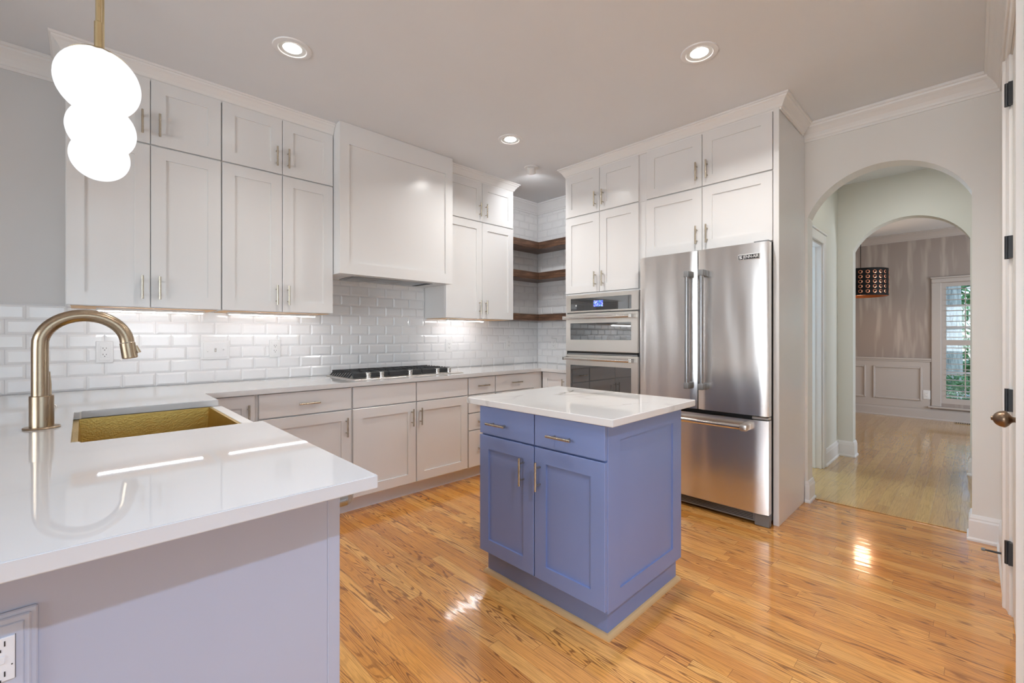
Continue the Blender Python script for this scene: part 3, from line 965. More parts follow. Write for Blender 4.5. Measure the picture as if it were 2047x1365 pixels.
oven_door(1.083, 1.418, 1.186, 1.332, 1.380)
oven_door(0.400, 1.052, 0.560, 0.960, 1.020)
build('vent_slot', MB(True).box(1.862, 2.582, OX + 0.004, OX + 0.02, 1.054, 1.081), M['black'], ov)
build('vent_lip', MB(True).box(1.862, 2.570, OX + 0.001, OX + 0.0045, 1.056, 1.066), M['darksteel'], ov)

# ------------------------------------------------------------------ refrigerator
fr = thing('refrigerator', 'large stainless steel french door refrigerator with bottom freezer drawer', 'refrigerator', (3.46, 1.35, 0))
FX = 3.10
build('case', MB(True).box(0.912, 1.79, FX + 0.072, XB - 0.03, 0.02, 1.812, 0.002), M['greycase'], fr)


def curved_front(y0, y1, z0, z1, bow=0.0025, th=0.065, n=16):
    mb = MB(); bm = mb.bm; rows = []
    for k in range(n + 1):
        s = k / n; y = y0 + (y1 - y0) * s
        e = min(s, 1 - s)
        x = FX + bow * (2 * s - 1) ** 2 + (0.010 * (1 - e / 0.03) ** 2 if e < 0.03 else 0)
        rows.append((x, y))
    ring = rows + [(FX + th, y1), (FX + th, y0)]
    A = [bm.verts.new((x, y, z0)) for x, y in ring]; B = [bm.verts.new((x, y, z1)) for x, y in ring]
    for k in range(len(ring)):
        bm.faces.new((A[k], A[(k + 1) % len(ring)], B[(k + 1) % len(ring)], B[k]))
    bm.faces.new(A); bm.faces.new(B)
    return mb


def fridge_handle(parent, y):
    mb = MB(); mb.tube([(FX - 0.066, y, 0.885), (FX - 0.066, y, 1.640)], 0.0155, 20)
    h = build('door_handle', mb, M['darksteel'], parent, smooth=True, autos=AS)
    return h


def end_caps(parent, y):
    for z0, z1 in ((0.852, 0.895), (1.628, 1.672)):
        mb = MB()
        mb.box(FX - 0.084, FX - 0.048, y - 0.0185, y + 0.0185, z0, z1, 0.006, 2)
        mb.box(FX - 0.055, FX + 0.006, y - 0.0185, y + 0.0185, z0, z1, 0.005, 2)
        build('handle_bracket', mb, M['greypl'], parent, smooth=True, autos=AS)


for y0, y1, hy_ in ((1.352, 1.800, 1.393), (0.900, 1.346, 1.292)):
    dr = build('fridge_door', curved_front(y0, y1, 0.708, 1.818), M['steel'], fr, smooth=True, autos=0.5)
    fridge_handle(dr, hy_); end_caps(dr, hy_)
    if y0 < 1:
        bd = MB(); bd.box(FX - 0.0035, FX + 0.004, 0.946, 1.079, 1.712, 1.750, 0.004, 2)
        badge = build('badge', bd, M['badgewhite'], dr)
        # lettering is merged into one mesh with the badge field
        tx = bpy.data.curves.new('lettering', 'FONT'); tx.body = 'JENN-AIR'; tx.size = 0.0275; tx.align_x = 'LEFT'; tx.align_y = 'CENTER'
        tx.extrude = 0.0004; tx.space_character = 0.92
        to = bpy.data.objects.new('lettering', tx); COL.objects.link(to)
        bpy.context.view_layer.update()
        dg = bpy.context.evaluated_depsgraph_get()
        tm = bpy.data.meshes.new_from_object(to.evaluated_get(dg)); bpy.data.objects.remove(to)
        wx = max(v.co.x for v in tm.vertices); wid = 0.093
        Rm = Matrix(((0, 0, -1, 0), (-1, 0, 0, 0), (0, 1, 0, 0), (0, 0, 0, 1)))
        tm.transform(Matrix.Translation((FX - 0.0052, 1.046, 1.731) - fr.location if False else Vector((FX - 0.0052, 1.046, 1.731)) - fr.location) @ Rm @ Matrix.Diagonal((wid / wx, 1.0, 1.0, 1)))
        tm.materials.append(M['badgewhite'])
        build('badge_field', MB().box(FX - 0.0048, FX - 0.0034, 0.950, 1.075, 1.7165, 1.7455, 0.0), M['badgeblack'], dr)
        lt = bpy.data.objects.new('lettering', tm); COL.objects.link(lt); lt.parent = dr
        em = MB(); x0, x1 = FX - 0.0056, FX - 0.0048
        em.box(x0, x1, 1.052, 1.069, 1.7365, 1.7405); em.box(x0, x1, 1.063, 1.069, 1.7295, 1.7365); em.box(x0, x1, 1.056, 1.063, 1.7285, 1.733)
        em.box(x0, x1, 1.052, 1.0585, 1.7225, 1.7285); em.box(x0, x1, 1.0585, 1.069, 1.7215, 1.7255)
        build('emblem', em, M['badgewhite'], dr)
fz = build('freezer_drawer', curved_front(0.900, 1.800, 0.085, 0.680), M['steel'], fr, smooth=True, autos=0.5)
fh = MB(); fh.tube([(FX - 0.066, 1.02, 0.635), (FX - 0.066, 1.68, 0.635)], 0.0165, 20)
build('drawer_handle', fh, M['chrome'], fz, smooth=True, autos=AS)
for y in (1.022, 1.678):
    build('handle_bracket', MB().box(FX - 0.084, FX + 0.006, y - 0.022, y + 0.022, 0.615, 0.655, 0.007, 2), M['ovensteel'], fz, smooth=True, autos=AS)
build('door_gap', MB(True).box(0.915, 1.785, FX + 0.045, FX + 0.072, 0.681, 0.707), M['black'], fr)
build('hinge_cover', MB(True).box(0.902, 1.0, FX + 0.015, FX + 0.068, 0.684, 0.700, 0.003), M['ovensteel'], fr)
build('top_hinge', MB(True).box(0.903, 0.99, FX + 0.02, FX + 0.09, 1.8185, 1.829, 0.002), M['greypl'], fr)
gl = MB(True); gl.box(0.99, 1.79, FX + 0.04, FX + 0.072, 0.018, 0.083)
gro = build('toe_grille', gl, M['greypl'], fr)
gs = MB(True)
for k in range(5):
    gs.box(1.0, 1.78, FX + 0.0385, FX + 0.0402, 0.030 + k * 0.010, 0.034 + k * 0.010)
build('grille_slot', gs, M['black'], gro)
build('foot', MB(True).box(0.902, 0.988, FX + 0.026, FX + 0.075, 0.001, 0.078, 0.005, 2), M['greypl'], fr)
build('foot', MB(True).box(1.72, 1.79, FX + 0.03, FX + 0.039, 0.001, 0.078, 0.003, 2), M['greypl'], fr)

# ------------------------------------------------------------------ base cabinets, back wall
DA = 2.945
YB = YW - 0.012


def base_cabinet(label, a0, a1, swap, d, dback, toe=0.075):
    t = thing('base_cabinet', label, 'cabinet', MB(swap).P((a0 + a1) / 2, (d + dback) / 2, 0))
    build('carcass', MB(swap).box(a0, a1, d + 0.0205, dback, 0.10, 0.873, 0.001), M['cab'], t)
    build('toe_kick', MB(swap).box(a0, a1, d + toe, d + toe + 0.015, 0.0, 0.0995), M['cabdark'], t)
    return t


ZS, ZT, ZB = 0.720, 0.868, 0.112
t = base_cabinet('narrow base cabinet in the inner corner beside the sink peninsula', 0.46, 0.7395, False, DA, YB)
door(t, 0.464, 0.729, DA, ZB, ZT, False, (0.693, 0.752))
t = base_cabinet('wide base cabinet with one drawer over one door, left of the cooktop', 0.740, 1.3215, False, DA, YB)
drawer(t, 0.752, 1.316, DA, ZS + 0.004, ZT, False, (1.034, 0.794)); door(t, 0.752, 1.316, DA, ZB, ZS - 0.004, False, (1.279, 0.605))
t = base_cabinet('base cabinet with two doors below plain false fronts under the cooktop', 1.322, 2.3265, False, DA, YB)
drawer(t, 1.330, 1.823, DA, ZS + 0.004, ZT, False); drawer(t, 1.831, 2.320, DA, ZS + 0.004, ZT, False)
door(t, 1.330, 1.823, DA, ZB, ZS - 0.004, False, (1.784, 0.607)); door(t, 1.831, 2.320, DA, ZB, ZS - 0.004, False, (1.858, 0.608))
t = base_cabinet('narrow stack of four drawers right of the cooktop', 2.327, 2.6315, False, DA, YB)
for z0, z1 in ((0.724, 0.868), (0.570, 0.716), (0.424, 0.562), (0.112, 0.416)):
    drawer(t, 2.333, 2.628, DA, z0, z1, False, (2.475, min((z0 + z1) / 2, z1 - 0.07)))
t = base_cabinet('base cabinet with a drawer near the back corner, behind the island top', 2.632, 3.1395, False, DA, YB)
drawer(t, 2.637, 3.126, DA, ZS + 0.004, ZT, False, (2.877, 0.795)); door(t, 2.637, 3.126, DA, ZB, ZS - 0.004, False, (2.68, 0.605))
t = base_cabinet('small base cabinet with one door between the back corner and the oven', 2.6185, 2.944, True, 3.24, XB - 0.01, 0.06)
build('filler', MB().box(3.14, 3.2595, 2.962, 3.0, 0.10, 0.873), M['cab'], t)
door(t, 2.623, 2.935, 3.24, ZB, ZT, True, (2.663, 0.752), st=0.06)

# ------------------------------------------------------------------ sink peninsula
pc = thing('peninsula_cabinet', 'white sink peninsula base with a plain bluish front panel facing the viewer', 'cabinet', (-0.05, 1.9, 0))
PX, PY = 0.445, 1.058
pb = MB()
pb.box(-0.55, PX - 0.005, PY + 0.018, 2.9, 0.0, 0.60); pb.box(-0.55, -0.06, PY + 0.018, 2.9, 0.60, 0.8735)
pb.box(-0.06, PX - 0.005, PY + 0.018, 1.80, 0.60, 0.8735); pb.box(-0.06, PX - 0.005, 2.63, 2.9, 0.60, 0.8735)
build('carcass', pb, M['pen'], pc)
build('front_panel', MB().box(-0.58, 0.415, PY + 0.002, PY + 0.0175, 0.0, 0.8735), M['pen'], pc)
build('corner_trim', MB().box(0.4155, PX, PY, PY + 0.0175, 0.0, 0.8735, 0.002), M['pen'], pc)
dw = thing('dishwasher', 'dishwasher in the peninsula, only its bar handle end shows past the front panel', 'dishwasher', (0.45, 1.4, 0.1))
build('dishwasher_front', MB(True).box(1.085, 1.685, PX - 0.004, PX + 0.006, 0.11, 0.87, 0.002), M['ovensteel'], dw)
dh = MB(); dh.tube([(0.488, 1.12, 0.800), (0.488, 1.65, 0.800)], 0.0155, 18)
for y in (1.125, 1.645):
    dh.tube([(0.450, y, 0.800), (0.488, y, 0.800)], 0.0165, 16)
build('handle', dh, M['darksteel'], dw, smooth=True, autos=AS)

# worktop: U of white quartz with the apron-sink notch
xs = [-0.62, -0.027, 0.482, 3.213, XW - 0.009]
ys = [0.939, 1.833, 2.592, 2.606, 2.922, YW - 0.009]


def filled(i, j):
    if j == 4:
        return True
    if i == 3:
        return j == 3
    if i == 2:
        return False
    if i == 1:
        return j != 1
    return True


ct = MB().slab(xs, ys, filled, 0.8745, 0.905)
bmesh.ops.bevel(ct.bm, geom=[e for e in ct.bm.edges if abs(e.verts[0].co.z - e.verts[1].co.z) > 0.02 and
                             (abs(e.verts[0].co.x + 0.027) < 1e-3)], offset=0.022, segments=5, affect='EDGES')
bmesh.ops.bevel(ct.bm, geom=[e for e in ct.bm.edges if e.is_manifold and e.calc_face_angle(0) > 1.0], offset=0.002, segments=2, affect='EDGES')
tag(build('worktop', ct, M['quartz']), 'glossy white quartz worktop running from the sink peninsula along the back wall', 'worktop')

# brass apron sink
sk = thing('sink', 'hammered gold sink set into the white peninsula worktop', 'sink', (0.21, 2.21, 0.63))
sb = MB(); bm = sb.bm
so = [(-0.035, 1.825), (0.452, 1.825), (0.452, 2.600), (-0.035, 2.600)]
si = [(-0.012, 1.850), (0.440, 1.850), (0.440, 2.578), (-0.012, 2.578)]
sf = [(0.005, 1.87), (0.425, 1.87), (0.425, 2.56), (0.005, 2.56)]
R0 = [bm.verts.new((x, y, 0.8735)) for x, y in so]; R1 = [bm.verts.new((x, y, 0.8735)) for x, y in si]
R2 = [bm.verts.new((x, y, 0.650)) for x, y in sf]; R3 = [bm.verts.new((x, y, 0.8735 - 0.005)) for x, y in so]
R4 = [bm.verts.new((x, y, 0.642)) for x, y in sf]
for A, B in ((R0, R1), (R1, R2), (R0, R3), (R3, R4)):
    for k in range(4):
        bm.faces.new((A[k], A[(k + 1) % 4], B[(k + 1) % 4], B[k]))
bm.faces.new(R2); bm.faces.new(R4)
build('basin', sb, M['sink'], sk)
build('apron', MB().box(0.4525, 0.498, 1.836, 2.589, 0.62, 0.8735, 0.006, 3), M['trim'], sk)
build('drain', MB().lathe((0.21, 2.21, 0.6505), [(0, 0.002), (0.038, 0.002), (0.045, 0.0)], seg=20), M['goldrod'], sk, smooth=True, autos=AS)

# faucet
FXY = (-0.102, 2.213)
fa = thing('faucet', 'tall brushed bronze gooseneck faucet standing beside the gold sink', 'faucet', (*FXY, 0.905))
build('base_plate', MB().lathe((*FXY, 0.905), [(0, 0), (0.046, 0), (0.047, 0.003), (0.045, 0.006), (0, 0.006)]), M['bronze'], fa, smooth=True, autos=AS)
build('body', MB().lathe((*FXY, 0.911), [(0, 0), (0.0305, 0), (0.0305, 0.103), (0.029, 0.105), (0, 0.105)]), M['bronze'], fa, smooth=True, autos=AS)
r = 0.0215
pts = [(FXY[0] - 0.004, FXY[1], 1.015 + 0.02 * k) for k in range(9)]
cxx = FXY[0] - 0.004 + 0.113; cz = 1.190
for k in range(1, 25):
    a = PI - (PI - 0.06) * k / 24
    pts.append((cxx + 0.113 * math.cos(a), FXY[1], cz + 0.103 * math.sin(a)))
build('spout', MB().tube(pts, r, 24), M['bronze'], fa, smooth=True, autos=AS)
tx_, tz_ = pts[-1][0], pts[-1][2]
dv = Vector((pts[-1][0] - pts[-2][0], 0, pts[-1][2] - pts[-2][2])).normalized()
sp = build('spray_head', MB().tube([(tx_ + dv.x * s, FXY[1], tz_ + dv.z * s) for s in (0.001, 0.003, 0.058, 0.061)], [0.0215, 0.0232, 0.0235, 0.021], 24), M['bronze'], fa, smooth=True, autos=AS)
bt = MB(); bt.tube([(tx_ + dv.x * 0.012 + 0.022, FXY[1], tz_ - 0.014), (tx_ + dv.x * 0.04 + 0.028, FXY[1], tz_ - 0.040)], [0.006, 0.008], 10)
build('spray_button', bt, M['bronze'], sp, smooth=True, autos=AS)
build('lever', MB().tube([(FXY[0] + 0.018, FXY[1] + 0.018, 1.014), (FXY[0] + 0.019, FXY[1] + 0.024, 1.05), (FXY[0] + 0.017, FXY[1] + 0.03, 1.095)], [0.0055, 0.004, 0.0025], 10), M['bronze'], fa, smooth=True, autos=AS)
tag(build('counter_button', MB().lathe((-0.096, 2.79, 0.905), [(0, 0.016), (0.008, 0.0155), (0.014, 0.010), (0.016, 0.0), (0, 0)], seg=20), M['chrome'], smooth=True, autos=AS),
    'small round pale button on the worktop just behind the faucet', 'button')

# ------------------------------------------------------------------ cooktop
ck = thing('cooktop', 'gas cooktop with black grates and five steel knobs under the hood', 'cooktop', (1.85, 3.27, 0.905))
build('tray', MB().box(1.375, 2.335, 3.02, 3.535, 0.905, 0.911, 0.002), M['ovensteel'], ck)
for gi, (g0, g1) in enumerate(((1.415, 1.70), (1.705, 1.995), (2.0, 2.29))):
    mb = MB(); y0, y1 = 3.15, 3.515; zt = 0.952; zl = 0.925
    for y in (y0, y1 - 0.012):
        mb.box(g0, g1, y, y + 0.012, zl, zt, 0.002)
    n = 8
    for k in range(n + 1):
        y = y0 + 0.02 + k * (y1 - y0 - 0.04) / n
        for (xa, xb, s) in ((g0, g0 + 0.022, 1), (g1 - 0.022, g1, -1)):
            bm = mb.bm
            lo0 = -0.025 if (gi == 0 and s == 1) or (gi == 2 and s == -1) else 0.0
            xo = xa + lo0 if s == 1 else xb - lo0
            xi = xb if s == 1 else xa
            q = [bm.verts.new(p) for p in ((xo, y, 0.912), (xo + s * 0.012, y, 0.912), (xi, y, zt), (xi - s * 0.014, y, zt),
                                           (xo, y + 0.008, 0.912), (xo + s * 0.012, y + 0.008, 0.912), (xi, y + 0.008, zt), (xi - s * 0.014, y + 0.008, zt))]
            for f in ((0, 1, 2, 3), (4, 5, 6, 7), (0, 1, 5, 4), (1, 2, 6, 5), (2, 3, 7, 6), (3, 0, 4, 7)):
                bm.faces.new([q[i] for i in f])
    c = (g0 + g1) / 2
    mb.box(c - 0.006, c + 0.006, y0, y1, zt - 0.014, zt); mb.box(g0, g1, 3.325, 3.337, zt - 0.014, zt)
    mb.box(g0 + 0.06, g0 + 0.07, y0, y1, zt - 0.014, zt); mb.box(g1 - 0.07, g1 - 0.06, y0, y1, zt - 0.014, zt)
    mb.box(g0, g1, y0 - 0.012, y0, 0.912, zt - 0.006, 0.003)
    build('grate', mb, M['iron'], ck)
for x, y, rr in ((1.56, 3.24, 0.04), (1.56, 3.42, 0.034), (1.85, 3.33, 0.052), (2.14, 3.24, 0.034), (2.14, 3.42, 0.04)):
    build('burner', MB().lathe((x, y, 0.911), [(0, 0), (rr, 0), (rr, 0.012), (rr * 0.8, 0.014), (rr * 0.8, 0.022), (0, 0.023)], seg=20), M['iron'], ck, smooth=True, autos=AS)
for x in (1.507, 1.612, 1.857, 2.112, 2.228):
    build('knob', MB().lathe((x, 3.085, 0.911), [(0, 0), (0.0185, 0), (0.0185, 0.006), (0.0165, 0.008), (0.0165, 0.020), (0.0195, 0.022), (0.0195, 0.038), (0.018, 0.040), (0, 0.040)], seg=20), M['chrome'], ck, smooth=True, autos=AS)

# ------------------------------------------------------------------ outlets and switches
def outlet(label, at, out, along, group=None, w=0.078, h=0.128):
    """duplex outlet: at = centre on the wall, out = unit vector off the wall, along = horizontal unit vector"""
    t = thing('outlet', label, 'outlet', at, 0, group)
    o, al = Vector(out), Vector(along); c = Vector(at)

    def bx(u0, u1, v0, v1, d0, d1, mb, bev=0.0):
        tmp = MB()
        tmp.box(u0, u1, d0, d1, v0, v1, bev)
        for v in tmp.bm.verts:
            p = v.co.copy(); v.co = c + al * p.x + o * p.y + Vector((0, 0, p.z))
        m_ = bpy.data.meshes.new('t'); tmp.bm.to_mesh(m_); tmp.bm.free(); mb.bm.from_mesh(m_); bpy.data.meshes.remove(m_)
    mb = MB(); bx(-w / 2, w / 2, -h / 2, h / 2, 0.0, 0.007, mb, 0.003); bx(-w / 2 + 0.014, w / 2 - 0.014, -h / 2 + 0.014, h / 2 - 0.014, 0.005, 0.0085, mb, 0.001)
    build('plate', mb, M['socket'], t)
    mb = MB(); bx(-0.017, 0.017, -0.034, 0.034, 0.008, 0.0105, mb, 0.001)
    rc = build('receptacle', mb, M['socket'], t)
    mb = MB()
    for s in (-1, 1):
        zc = s * 0.0185
        bx(-0.0085, -0.0062, zc - 0.001, zc + 0.008, 0.0104, 0.0109, mb); bx(0.0062, 0.0085, zc, zc + 0.007, 0.0104, 0.0109, mb)
        bx(-0.0022, 0.0022, zc - 0.0095, zc - 0.0050, 0.0104, 0.0109, mb)
    build('socket_slots', mb, M['slot'], rc)
    return t


GO = 'white outlets on the tiled splashback'
YT = YW - 0.0066
outlet('white outlet on the tiles just left of the faucet spray head', (0.092, YT, 1.125), (0, -1, 0), (1, 0, 0), GO)
outlet('white outlet on the tiles under the cabinet left of the hood, right of the switches', (1.017, YT, 1.128), (0, -1, 0), (1, 0, 0), GO)
outlet('white outlet on the bright tiles right of the cooktop', (2.580, YT, 1.125), (0, -1, 0), (1, 0, 0), GO)
outlet('white outlet on the back wall tiles close to the corner', (3.385, YT, 1.132), (0, -1, 0), (1, 0, 0), GO)
outlet('white outlet on the right wall tiles between corner and oven', (XW - 0.0066, 3.315, 1.128), (-1, 0, 0), (0, 1, 0), GO)
outlet('small outlet on the dining room wainscot left of the shuttered window', (XD - 0.012, 0.488, 0.36), (-1, 0, 0), (0, 1, 0), None)
sp3 = thing('switch_plate', 'wide white plate with three toggle switches on the tiles behind the sink', 'light switch', (0.646, YT, 1.124))
pm = MB(); pm.box(0.563, 0.729, YT - 0.007, YT, 1.060, 1.188, 0.003); pm.box(0.577, 0.715, YT - 0.0088, YT - 0.006, 1.074, 1.174, 0.001)
build('plate', pm, M['socket'], sp3)
for k, x in enumerate((0.600, 0.646, 0.692)):
    tg = MB(); s = -1 if k != 2 else 1
    tg.box(x - 0.0055, x + 0.0055, YT - 0.0095, YT - 0.0086, 1.112, 1.136); tg.tube([(x, YT - 0.009, 1.124), (x, YT - 0.020, 1.124 + s * 0.009)], 0.0042, 8)
    build('toggle', tg, M['chrome'] if k == 1 else M['socket'], sp3)

# safety outlet on the peninsula front
GX, GZ = -0.0935, 0.717; y = PY + 0.002
gf = thing('outlet', 'large white framed safety outlet on the peninsula front panel, bottom left', 'outlet', (GX, PY, GZ))
gm = MB()
for ww, hh, t0, t1 in ((0.0405, 0.068, 0.0, 0.006), (0.0335, 0.061, 0.005, 0.010), (0.0265, 0.052, 0.009, 0.0115)):
    gm.box(GX - ww, GX + ww, y - t1, y - t0, GZ - hh, GZ + hh, 0.002)
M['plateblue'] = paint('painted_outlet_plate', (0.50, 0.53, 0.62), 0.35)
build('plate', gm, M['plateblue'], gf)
rc = build('receptacle', MB().box(GX - 0.0165, GX + 0.0165, y - 0.0145, y - 0.0112, GZ - 0.034, GZ + 0.034, 0.0008), M['socket'], gf)
gs = MB(); ya, yb = y - 0.0150, y - 0.0144
for s in (-1, 1):
    zc = GZ + s * 0.0235
    gs.box(GX + 0.0050, GX + 0.0066, ya, yb, zc - 0.003, zc + 0.005); gs.box(GX - 0.0066, GX - 0.0048, ya, yb, zc - 0.004, zc + 0.005)
    gs.box(GX - 0.0022, GX + 0.0022, ya, yb, zc - 0.011, zc - 0.0068)
gs.box(GX + 0.0125, GX + 0.0142, ya, yb, GZ - 0.011, GZ - 0.0093)
gs.box(GX - 0.0166, GX + 0.0166, y - 0.0118, y - 0.0113, GZ - 0.0348, GZ - 0.034); gs.box(GX + 0.0165, GX + 0.0172, y - 0.0118, y - 0.0113, GZ - 0.0345, GZ + 0.0345)
build('socket_slots', gs, M['slot'], rc)
build('reset_button', MB().box(GX - 0.006, GX + 0.006, y - 0.0158, y - 0.0144, GZ - 0.006, GZ + 0.006, 0.0006), M['socket'], rc)

# ------------------------------------------------------------------ island
IO = (1.505, 1.006, 0.0); IR = math.radians(0.9)
isl = thing('island_cabinet', 'blue kitchen island cabinet with two drawers over two shaker doors', 'island', IO, IR)


def L(name, mb, mat, parent=isl, **kw):
    return build(name, mb, mat, parent, local=True, **kw)


ib = MB(); bm = ib.bm
ib.box(-0.010, 0.645, 0.012, 0.752, 0.118, 0.868, 0.001)
L('carcass', ib, M['blue'])
# end panel facing the viewer: shaker frame in the plane y = 0
sp_ = MB(); shaker(sp_, -0.010, 0.645, 0.0, 0.116, 0.868, 0.0118, 0.09, 0.072, 0.007)
L('end_panel', sp_, M['blue'])
L('toe_kick', MB().box(0.020, 0.632, 0.022, 0.742, 0.0, 0.118), M['blue'])
dF = -0.0305
for b0, b1, hc, hv in ((0.379, 0.751, 0.606, 0.459), (0.002, 0.373, 0.214, 0.366)):
    drw = build('drawer', MB(True).box(b0, b1, dF, -0.0105, 0.727, 0.864, 0.002), M['blue'], isl, local=True)
    bar_handle(drw, hc, dF, 0.786, False, True, L=0.132, local=True, mat=M['brass'])
    drd = build('door', shaker(MB(True), b0, b1, dF, 0.132, 0.719, st=0.066), M['blue'], isl, local=True)
    bar_handle(drd, 0.440 if b0 > 0.2 else 0.340, dF, 0.597, True, True, L=0.128, local=True)
QR = [(0, 0), (0.019, 0), (0.0175, 0.007), (0.013, 0.014), (0.007, 0.0185), (0, 0.020)]
L('quarter_round', MB().sweep(QR, [(0.0195, 0.7425, 0, -1, 1), (0.0195, 0.0215, 0, -1, -1), (0.6325, 0.0215, 0, 1, -1), (0.6325, 0.7425, 0, 1, 1)], True), M['quarter'])
it = MB(); it.box(-0.052, 0.702, -0.048, 0.832, 0.8695, 0.900, 0.003, 2)
ito = build('island_worktop', it, M['quartzvein'], None)
ito.location = IO; ito.rotation_euler = (0, 0, IR)
tag(ito, 'white quartz slab with grey veins lying on the blue island', 'worktop')

# ------------------------------------------------------------------ ceiling lights
dl0 = None
GL = 'recessed ceiling lights'


def downlight(x, y, label, power, col=(1.0, 0.985, 0.965), beam=2.0):
    global dl0
    if dl0 is None:
        dl0 = thing('recessed_light', label, 'ceiling light', (x, y, ZC), 0, GL)
        build('trim_ring', MB().lathe((x, y, ZC), [(0.066, -0.004), (0.070, -0.009), (0.076, -0.010), (0.094, -0.006), (0.096, -0.0005), (0.062, -0.0005)], seg=36), M['socket'], dl0, smooth=True, autos=AS)
        build('baffle', MB().lathe((x, y, ZC), [(0.067, -0.005), (0.060, -0.003), (0.046, -0.0015), (0.066, -0.0004)], seg=36), M['baffle'], dl0, smooth=True, autos=AS)
        build('lens', MB().lathe((x, y, ZC), [(0, -0.0062), (0.030, -0.0055), (0.046, -0.0018), (0, -0.0012)], seg=30), M['lens'], dl0, smooth=True)
        o = dl0
    else:
        o = dup(dl0, (x, y, ZC), label, GL)
    area('recessed_lamp', (x, y, ZC - 0.014), (0, 0, 0), 0.09, 0.09, power, col, 'DISK', beam)
    return o


downlight(0.805, 2.527, 'round recessed ceiling light above the sink side, near the hood', 2.5)
downlight(2.407, 1.036, 'round recessed ceiling light nearest the refrigerator cabinets', 9.5, beam=2.4)
downlight(2.405, 2.517, 'smallest looking recessed ceiling light, between the hood and the oven cabinets', 8.5, beam=2.5)
downlight(2.10, 0.25, 'added fill light at the ceiling in front of the closet door, out of view', 4.5, beam=2.6)  # unseen fill lamp, added to brighten end panel, island side and arch wall
downlight(0.80, 1.03, 'recessed ceiling light straight above the peninsula corner, out of view', 3.5)
downlight(0.35, -0.72, 'recessed ceiling light behind the camera position', 32, (0.54, 0.71, 1.0))
gm_ = thing('gimbal_light', 'small white swivel spotlight on the ceiling near the tiled corner', 'ceiling light', (2.945, 2.803, ZC))
build('ceiling_ring', MB().lathe((2.945, 2.803, ZC), [(0, -0.0005), (0.066, -0.0005), (0.064, -0.008), (0.045, -0.010), (0, -0.010)], seg=32), M['socket'], gm_, smooth=True, autos=AS)
axd = Vector((0.55, 0.45, -0.70)).normalized()
build('spot_head', MB().lathe(Vector((2.945, 2.803, ZC - 0.022)) - axd * 0.030, [(0, 0), (0.034, 0), (0.037, 0.004), (0.037, 0.062), (0.033, 0.064), (0.030, 0.058), (0, 0.058)], axd, 26), M['socket'], gm_, smooth=True, autos=AS)
build('lens', MB().lathe(Vector((2.945, 2.803, ZC - 0.022)) + axd * 0.0295, [(0, 0), (0.029, 0), (0.029, 0.003), (0, 0.003)], axd, 24), M['lens'], gm_)
sl = area('gimbal_lamp', Vector((2.945, 2.803, ZC - 0.022)) + axd * 0.045, (0, 0, 0), 0.05, 0.05, 2.2, (0.95, 0.97, 1.0), 'DISK', 2.4)
sl.rotation_euler = axd.to_track_quat('-Z', 'Y').to_euler()

# ------------------------------------------------------------------ globe pendants
def pendant(x, y, z, rr, label):
    t = thing('globe_pendant', label, 'pendant light', (x, y, z), 0, 'opal globe pendants over the peninsula')
    prof = [(rr * math.sin(PI * k / 28), -rr * math.cos(PI * k / 28)) for k in range(29)]
    build('globe', MB().lathe((x, y, z), prof, seg=48), M['globe'], t, smooth=True)
    cap = MB(); bm = cap.bm
    n = 120; rings = []
    for k, (a, wv) in enumerate(((0.0, 0), (0.25, 0), (0.5, 0), (0.70, 1))):
        rings.append([bm.verts.new((x + (rr + 0.0022) * math.sin(a + wv * 0.035 * math.cos(15 * 2 * PI * i / n)) * math.cos(2 * PI * i / n),
                                    y + (rr + 0.0022) * math.sin(a + wv * 0.035 * math.cos(15 * 2 * PI * i / n)) * math.sin(2 * PI * i / n),
                                    z + (rr + 0.0022) * math.cos(a + wv * 0.035 * math.cos(15 * 2 * PI * i / n)))) for i in range(n)] if a > 0 else [bm.verts.new((x, y, z + rr + 0.0022))])
    for A, B in zip(rings, rings[1:]):
        for i in range(n):
            if len(A) == 1:
                bm.faces.new((A[0], B[i], B[(i + 1) % n]))
            else:
                bm.faces.new((A[i], A[(i + 1) % n], B[(i + 1) % n], B[i]))
    build('cap', cap, M['goldrod'], t, smooth=True)
    build('rod', MB().tube([(x, y, z + rr + 0.001), (x, y, z + rr + 0.085), (x, y, z + rr + 0.088), (x, y, ZC - 0.02)], [0.0105, 0.0105, 0.0075, 0.0075], 16), M['goldrod'], t, smooth=True, autos=AS)
    build('canopy', MB().lathe((x, y, ZC), [(0, -0.0005), (0.06, -0.0005), (0.06, -0.018), (0.02, -0.022), (0, -0.022)], seg=28), M['goldrod'], t, smooth=True, autos=AS)
    return t


p0 = pendant(0.034, 1.843, 1.984, 0.1, 'nearest and largest looking glowing globe pendant on a gold rod')
dup(p0, (0.050, 2.247, 1.983), 'middle of the three glowing globe pendants, half hidden by the nearest')
dup(p0, (0.053, 2.622, 1.992), 'farthest and lowest looking of the three glowing globe pendants')

